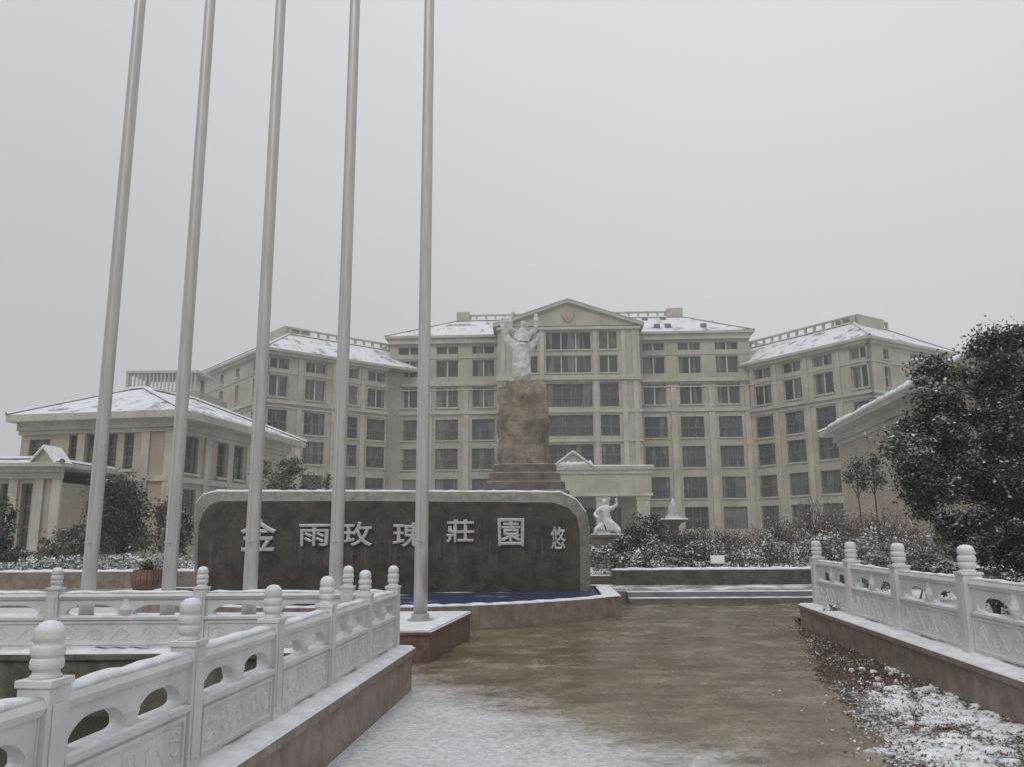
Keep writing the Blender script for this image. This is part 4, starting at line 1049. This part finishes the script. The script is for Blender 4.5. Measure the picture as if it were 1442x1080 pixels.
while zz > .5:
    mb = MB(); h = .36; z2 = zz - h
    rockprism(mb, [(hw_ + k * .17, hw_ + k * .17, z2 + .01), (hw_ + k * .17, hw_ + k * .17, zz)], xr + .05, YR, 20, 20 + k, .012)
    mb.build('step', 'rock_dark', t, bevel=.03); zz = z2; k += 1
# statue: robed figure with arms raised and a swirl of drapery, iced over
zs = z_t - .03
t = thing('stone_statue', (xr, YR, zs), 'pale snow caked statue of a figure with raised arms atop the rock pedestal', 'statue')
Hs = aty(736, 440, YR).z - zs
bm = bpy.data.meshes.new('figure'); 
sk = {'pel': ((0, 0, .40), .15), 'kn': ((-.01, -.02, .22), .16), 'ft': ((0, 0, .0), .20), 'wa': ((.01, 0, .50), .10), 'ch': ((.0, 0, .62), .125), 'nk': ((.02, 0, .72), .05), 'hd': ((.03, -.02, .79), .072), 'ht': ((.035, -.02, .85), .055),
      'sl': ((-.1, 0, .67), .06), 'el': ((-.2, -.03, .76), .045), 'wl': ((-.17, -.05, .90), .034), 'hl': ((-.13, -.05, .97), .036), 'sr': ((.12, 0, .67), .06), 'er': ((.23, -.03, .74), .045), 'wr': ((.24, -.05, .88), .034), 'hr': ((.22, -.05, .95), .036),
      'd1': ((-.2, .06, .58), .09), 'd2': ((-.27, .08, .78), .1), 'd3': ((-.3, .08, .93), .07), 'e1': ((.2, .06, .55), .08), 'e2': ((.29, .07, .7), .07)}
ed = [('ft', 'kn'), ('kn', 'pel'), ('pel', 'wa'), ('wa', 'ch'), ('ch', 'nk'), ('nk', 'hd'), ('hd', 'ht'), ('ch', 'sl'), ('sl', 'el'), ('el', 'wl'), ('wl', 'hl'), ('ch', 'sr'), ('sr', 'er'), ('er', 'wr'), ('wr', 'hr'), ('wa', 'd1'), ('d1', 'd2'), ('d2', 'd3'), ('wa', 'e1'), ('e1', 'e2')]
ks = list(sk); bm.from_pydata([Vector((sk[k][0][0] * .8, sk[k][0][1], sk[k][0][2] * 1.0)) * Hs * 1.02 for k in ks], [(ks.index(a), ks.index(b)) for a, b in ed], [])
bm.materials.append(M['statue']); o = bpy.data.objects.new('figure', bm); COL.objects.link(o); o.parent = t; ORG[o.name] = Vector((xr, YR, zs))
md = o.modifiers.new('skin', 'SKIN')
for i, k in enumerate(ks): bm.skin_vertices[0].data[i].radius = (sk[k][1] * Hs * .78,) * 2
bm.skin_vertices[0].data[0].use_root = True
sb = o.modifiers.new('sub', 'SUBSURF'); sb.levels = sb.render_levels = 3
dm = o.modifiers.new('rough', 'DISPLACE'); t3 = bpy.data.textures.new('statue_noise', 'CLOUDS'); t3.noise_scale = .22; dm.texture = t3; dm.strength = .15; dm.texture_coords = 'LOCAL'

# small white statue on a plinth, and the tiered ornament
def small_statue():
    y = 30.; x = aty(852, 720, y).x; zb = aty(852, 752, y).z; ztop = aty(852, 700, y).z; h = ztop - zb
    t = thing('garden_statue', (x, y, .5), 'small white seated figure statue on a snowy plinth right of the stone sign', 'statue')
    mb = MB(); mb.box(x - .45, x + .55, y - .4, y + .4, .5, zb - .1); mb.box(x - .52, x + .7, y - .48, y + .48, zb - .1, zb); mb.build('plinth', 'rock_dark', t)
    mb = MB(); mb.box(x - .5, x + .68, y - .46, y + .46, zb + .002, zb + .04); mb.build('snow', 'snow', t)
    me = bpy.data.meshes.new('figure')
    sk = [((.06, 0, .16), .19), ((.03, 0, .38), .15), ((0, -.02, .56), .14), ((-.01, -.02, .66), .12), ((-.02, -.03, .76), .055), ((-.03, -.06, .85), .085), ((-.03, -.06, .93), .07),
          ((-.18, -.05, .66), .065), ((-.3, -.12, .5), .055), ((-.2, -.26, .42), .045), ((.16, -.05, .66), .065), ((.3, -.08, .78), .055), ((.27, -.1, .95), .05),
          ((-.14, -.2, .2), .12), ((-.3, -.32, .12), .09), ((-.3, -.3, .0), .08), ((.24, -.14, .16), .12), ((.36, -.2, .04), .09)]
    me.from_pydata([Vector(a) * h * 1.05 + Vector((.02, 0, zb + .0 - .5)) for a, b in sk], [(0, 1), (1, 2), (2, 3), (3, 4), (4, 5), (5, 6), (3, 7), (7, 8), (8, 9), (3, 10), (10, 11), (11, 12), (0, 13), (13, 14), (14, 15), (0, 16), (16, 17)], [])
    me.materials.append(M['statue']); o = bpy.data.objects.new('figure', me); COL.objects.link(o); o.parent = t
    o.modifiers.new('skin', 'SKIN')
    for i, (a, b) in enumerate(sk): me.skin_vertices[0].data[i].radius = (b * h * .85,) * 2
    me.skin_vertices[0].data[0].use_root = True
    s = o.modifiers.new('sub', 'SUBSURF'); s.levels = s.render_levels = 3
    d = o.modifiers.new('rough', 'DISPLACE'); d.texture = t3; d.strength = .08; d.texture_coords = 'LOCAL'
small_statue()
y = 33.; x = aty(948, 720, y).x; zb = aty(948, 731, y).z; h = aty(948, 701, y).z - zb
t = thing('garden_ornament', (x, y, .5), 'tiered white stone ornament on a post right of the dark evergreen shrub', 'ornament')
mb = MB(); mb.lathe([(.42, .5), (.42, .7), (.25, .8), (.2, zb - .3), (.3, zb - .15), (.55, zb - .05), (.55, zb)], (x, y, 0), 16); mb.build('pedestal', 'rock_dark', t)
mb = MB(); mb.lathe([(.3, 0), (.33, h * .12), (.22, h * .3), (.26, h * .34), (.18, h * .5), (.2, h * .55), (.11, h * .72), (.13, h * .76), (.05, h * .92), (.02, h)], (x, y, zb), 16); mb.build('finial', 'statue', t, True)
mb = MB(); mb.lathe([(.6, 0), (.56, .05), (.32, .06)], (x, y, zb + .002), 16); mb.build('snow', 'snow', t)

# white box on the bed
p = aty(1010, 787, 24.75)
t = thing('notice_box', (p.x, 24.75, .5), 'small plain white box sign on a post in the hedge right of centre', 'sign')
mb = MB(); mb.box(p.x - .2, p.x + .2, 24.68, 24.8, p.z - .12, p.z + .12); mb.build('face', 'letterbox', t, bevel=.01)
mb = MB(); mb.box(p.x - .025, p.x + .025, 24.71, 24.76, .45, p.z - .12); mb.build('post', 'frame_dark', t)

# wooden tub by the left planter wall
p = atz(208, 810, .26); p = Vector((aty(208, 810, 23.2).x, 23.2, .26))
t = thing('wooden_tub', p, 'red brown wooden tub with dark plant stump in front of the left planter wall', 'planter')
mb = MB()
for k in range(16):
    a = 2 * math.pi * k / 16; a2 = a + 2 * math.pi / 16 * .9; ri, ro = .36, .42
    vs = []
    for z, sc in ((0, .86), (.28, 1.02), (.55, .92)):
        for rr in (ri, ro):
            for an in (a, a2): vs.append((p.x + rr * sc * math.cos(an), p.y + rr * sc * math.sin(an), p.z + z))
    mb.add(vs, [(2, 3, 7, 6), (6, 7, 11, 10), (0, 4, 5, 1), (4, 8, 9, 5), (0, 2, 6, 4), (4, 6, 10, 8), (1, 5, 7, 3), (5, 9, 11, 7), (8, 10, 11, 9), (0, 1, 3, 2)])
mb.build('staves', 'wood', t)
mb = MB(); mb.lathe([(.385, .06), (.39, .1)], p, 24); mb.lathe([(.40, .44), (.395, .48)], p, 24); mb.build('hoop', 'frame_dark', t)
mb = MB(); mb.lathe([(.32, .4), (.32, .5)], p, 20); mb.build('soil', 'soil', t)
mb = MB(); rr = random.Random(9)
for k in range(260): leafquad(mb, (p.x + rr.gauss(0, .09), p.y + rr.gauss(0, .09), p.z + .5 + abs(rr.gauss(0, .13))), .05, 0, rr)
mb.build('foliage', 'leaf', t, normals=False)

# rocks in the pond
for k, (x, y, s, lab) in enumerate(((-3.3, 6.2, .42, 'snow topped rock in the pond behind the second panel of the near balustrade'), (-2.6, 7.5, .33, 'smaller snow topped rock in the pond near the inner corner of the balustrades'), (-5.2, 6.8, .5, 'large snow topped rock at the left of the pond'))):
    mb = MB(); rockprism(mb, [(s, s * .8, -.5), (s * 1.05, s * .8, -.3), (s * .8, s * .6, -.3 + s * .5), (s * .4, s * .3, -.3 + s * .75)], x, y, 14, 70 + k, .12)
    o = mb.build('pond_rock', 'rock_dark', origin=Vector((x, y, -.4)), smoothf=True); tag(o, lab, 'rock', 'rocks in the pond')

# ------------------------------------------------------------------ air
HAZE = .0013
if HAZE:
    mb = MB(); mb.box(-120, 120, -20, 150, -2.4, 34); o = mb.build('haze', 'snow'); o.data.materials.clear()
    m = bpy.data.materials.new('snowy_air'); m.use_nodes = True; nt = m.node_tree; nt.nodes.remove(nt.nodes['Principled BSDF'])
    pv = nt.nodes.new('ShaderNodeVolumePrincipled'); pv.inputs['Color'].default_value = (.93, .94, .95, 1); pv.inputs['Density'].default_value = HAZE; pv.inputs['Anisotropy'].default_value = .0
    L(nt, pv.outputs[0], nt.nodes['Material Output'].inputs['Volume']); o.data.materials.append(m); struct(o, 'stuff')

# ------------------------------------------------------------------ sky and light
EL, AZ = R(48), R(200)      # sun behind the cloud, high, behind the viewer to the left
w = bpy.data.worlds.new('World'); S.world = w; w.use_nodes = True; nt = w.node_tree; bg = nt.nodes['Background']
sky = nt.nodes.new('ShaderNodeTexSky'); sky.sky_type = 'NISHITA'; sky.sun_disc = False; sky.sun_elevation = EL; sky.sun_rotation = AZ; sky.dust_density = 6
hs = nt.nodes.new('ShaderNodeHueSaturation'); hs.inputs['Saturation'].default_value = .15; L(nt, sky.outputs[0], hs.inputs['Color'])
tc = nt.nodes.new('ShaderNodeTexCoord'); sp = nt.nodes.new('ShaderNodeSeparateXYZ'); L(nt, tc.outputs['Generated'], sp.inputs[0])
cl = noise(nt, tc.outputs['Generated'], 1.1, 3)
grey = mixc(nt, smooth(nt, sp.outputs[2], .0, .9), (5.85, 5.92, 6.0), (8.6, 8.85, 9.1))
grey = mixc(nt, smooth(nt, cl, .35, .7), mixc(nt, 1.0, grey, (.95, .95, .955), 'MULTIPLY'), grey)
side = mixc(nt, smooth(nt, sp.outputs[0], -.5, .3), (.90, .885, .895), (1, 1, 1))
grey = mixc(nt, 1.0, grey, side, 'MULTIPLY')
fin = mixc(nt, .92, hs.outputs[0], grey)
L(nt, fin, bg.inputs['Color']); bg.inputs['Strength'].default_value = .1
sl = bpy.data.lights.new('sun', 'SUN'); sl.energy = .8; sl.angle = R(20); sl.color = (1, .97, .93)
so = bpy.data.objects.new('sun', sl); COL.objects.link(so)
d = Vector((math.sin(AZ) * math.cos(EL), math.cos(AZ) * math.cos(EL), math.sin(EL)))
so.rotation_euler = d.to_track_quat('Z', 'Y').to_euler()
S.view_settings.view_transform = 'Standard'; S.view_settings.look = 'None'; S.view_settings.exposure = 0; S.view_settings.gamma = 1
S.render.engine = 'CYCLES'; S.cycles.use_denoising = True; S.cycles.volume_bounces = 1; S.cycles.max_bounces = 6
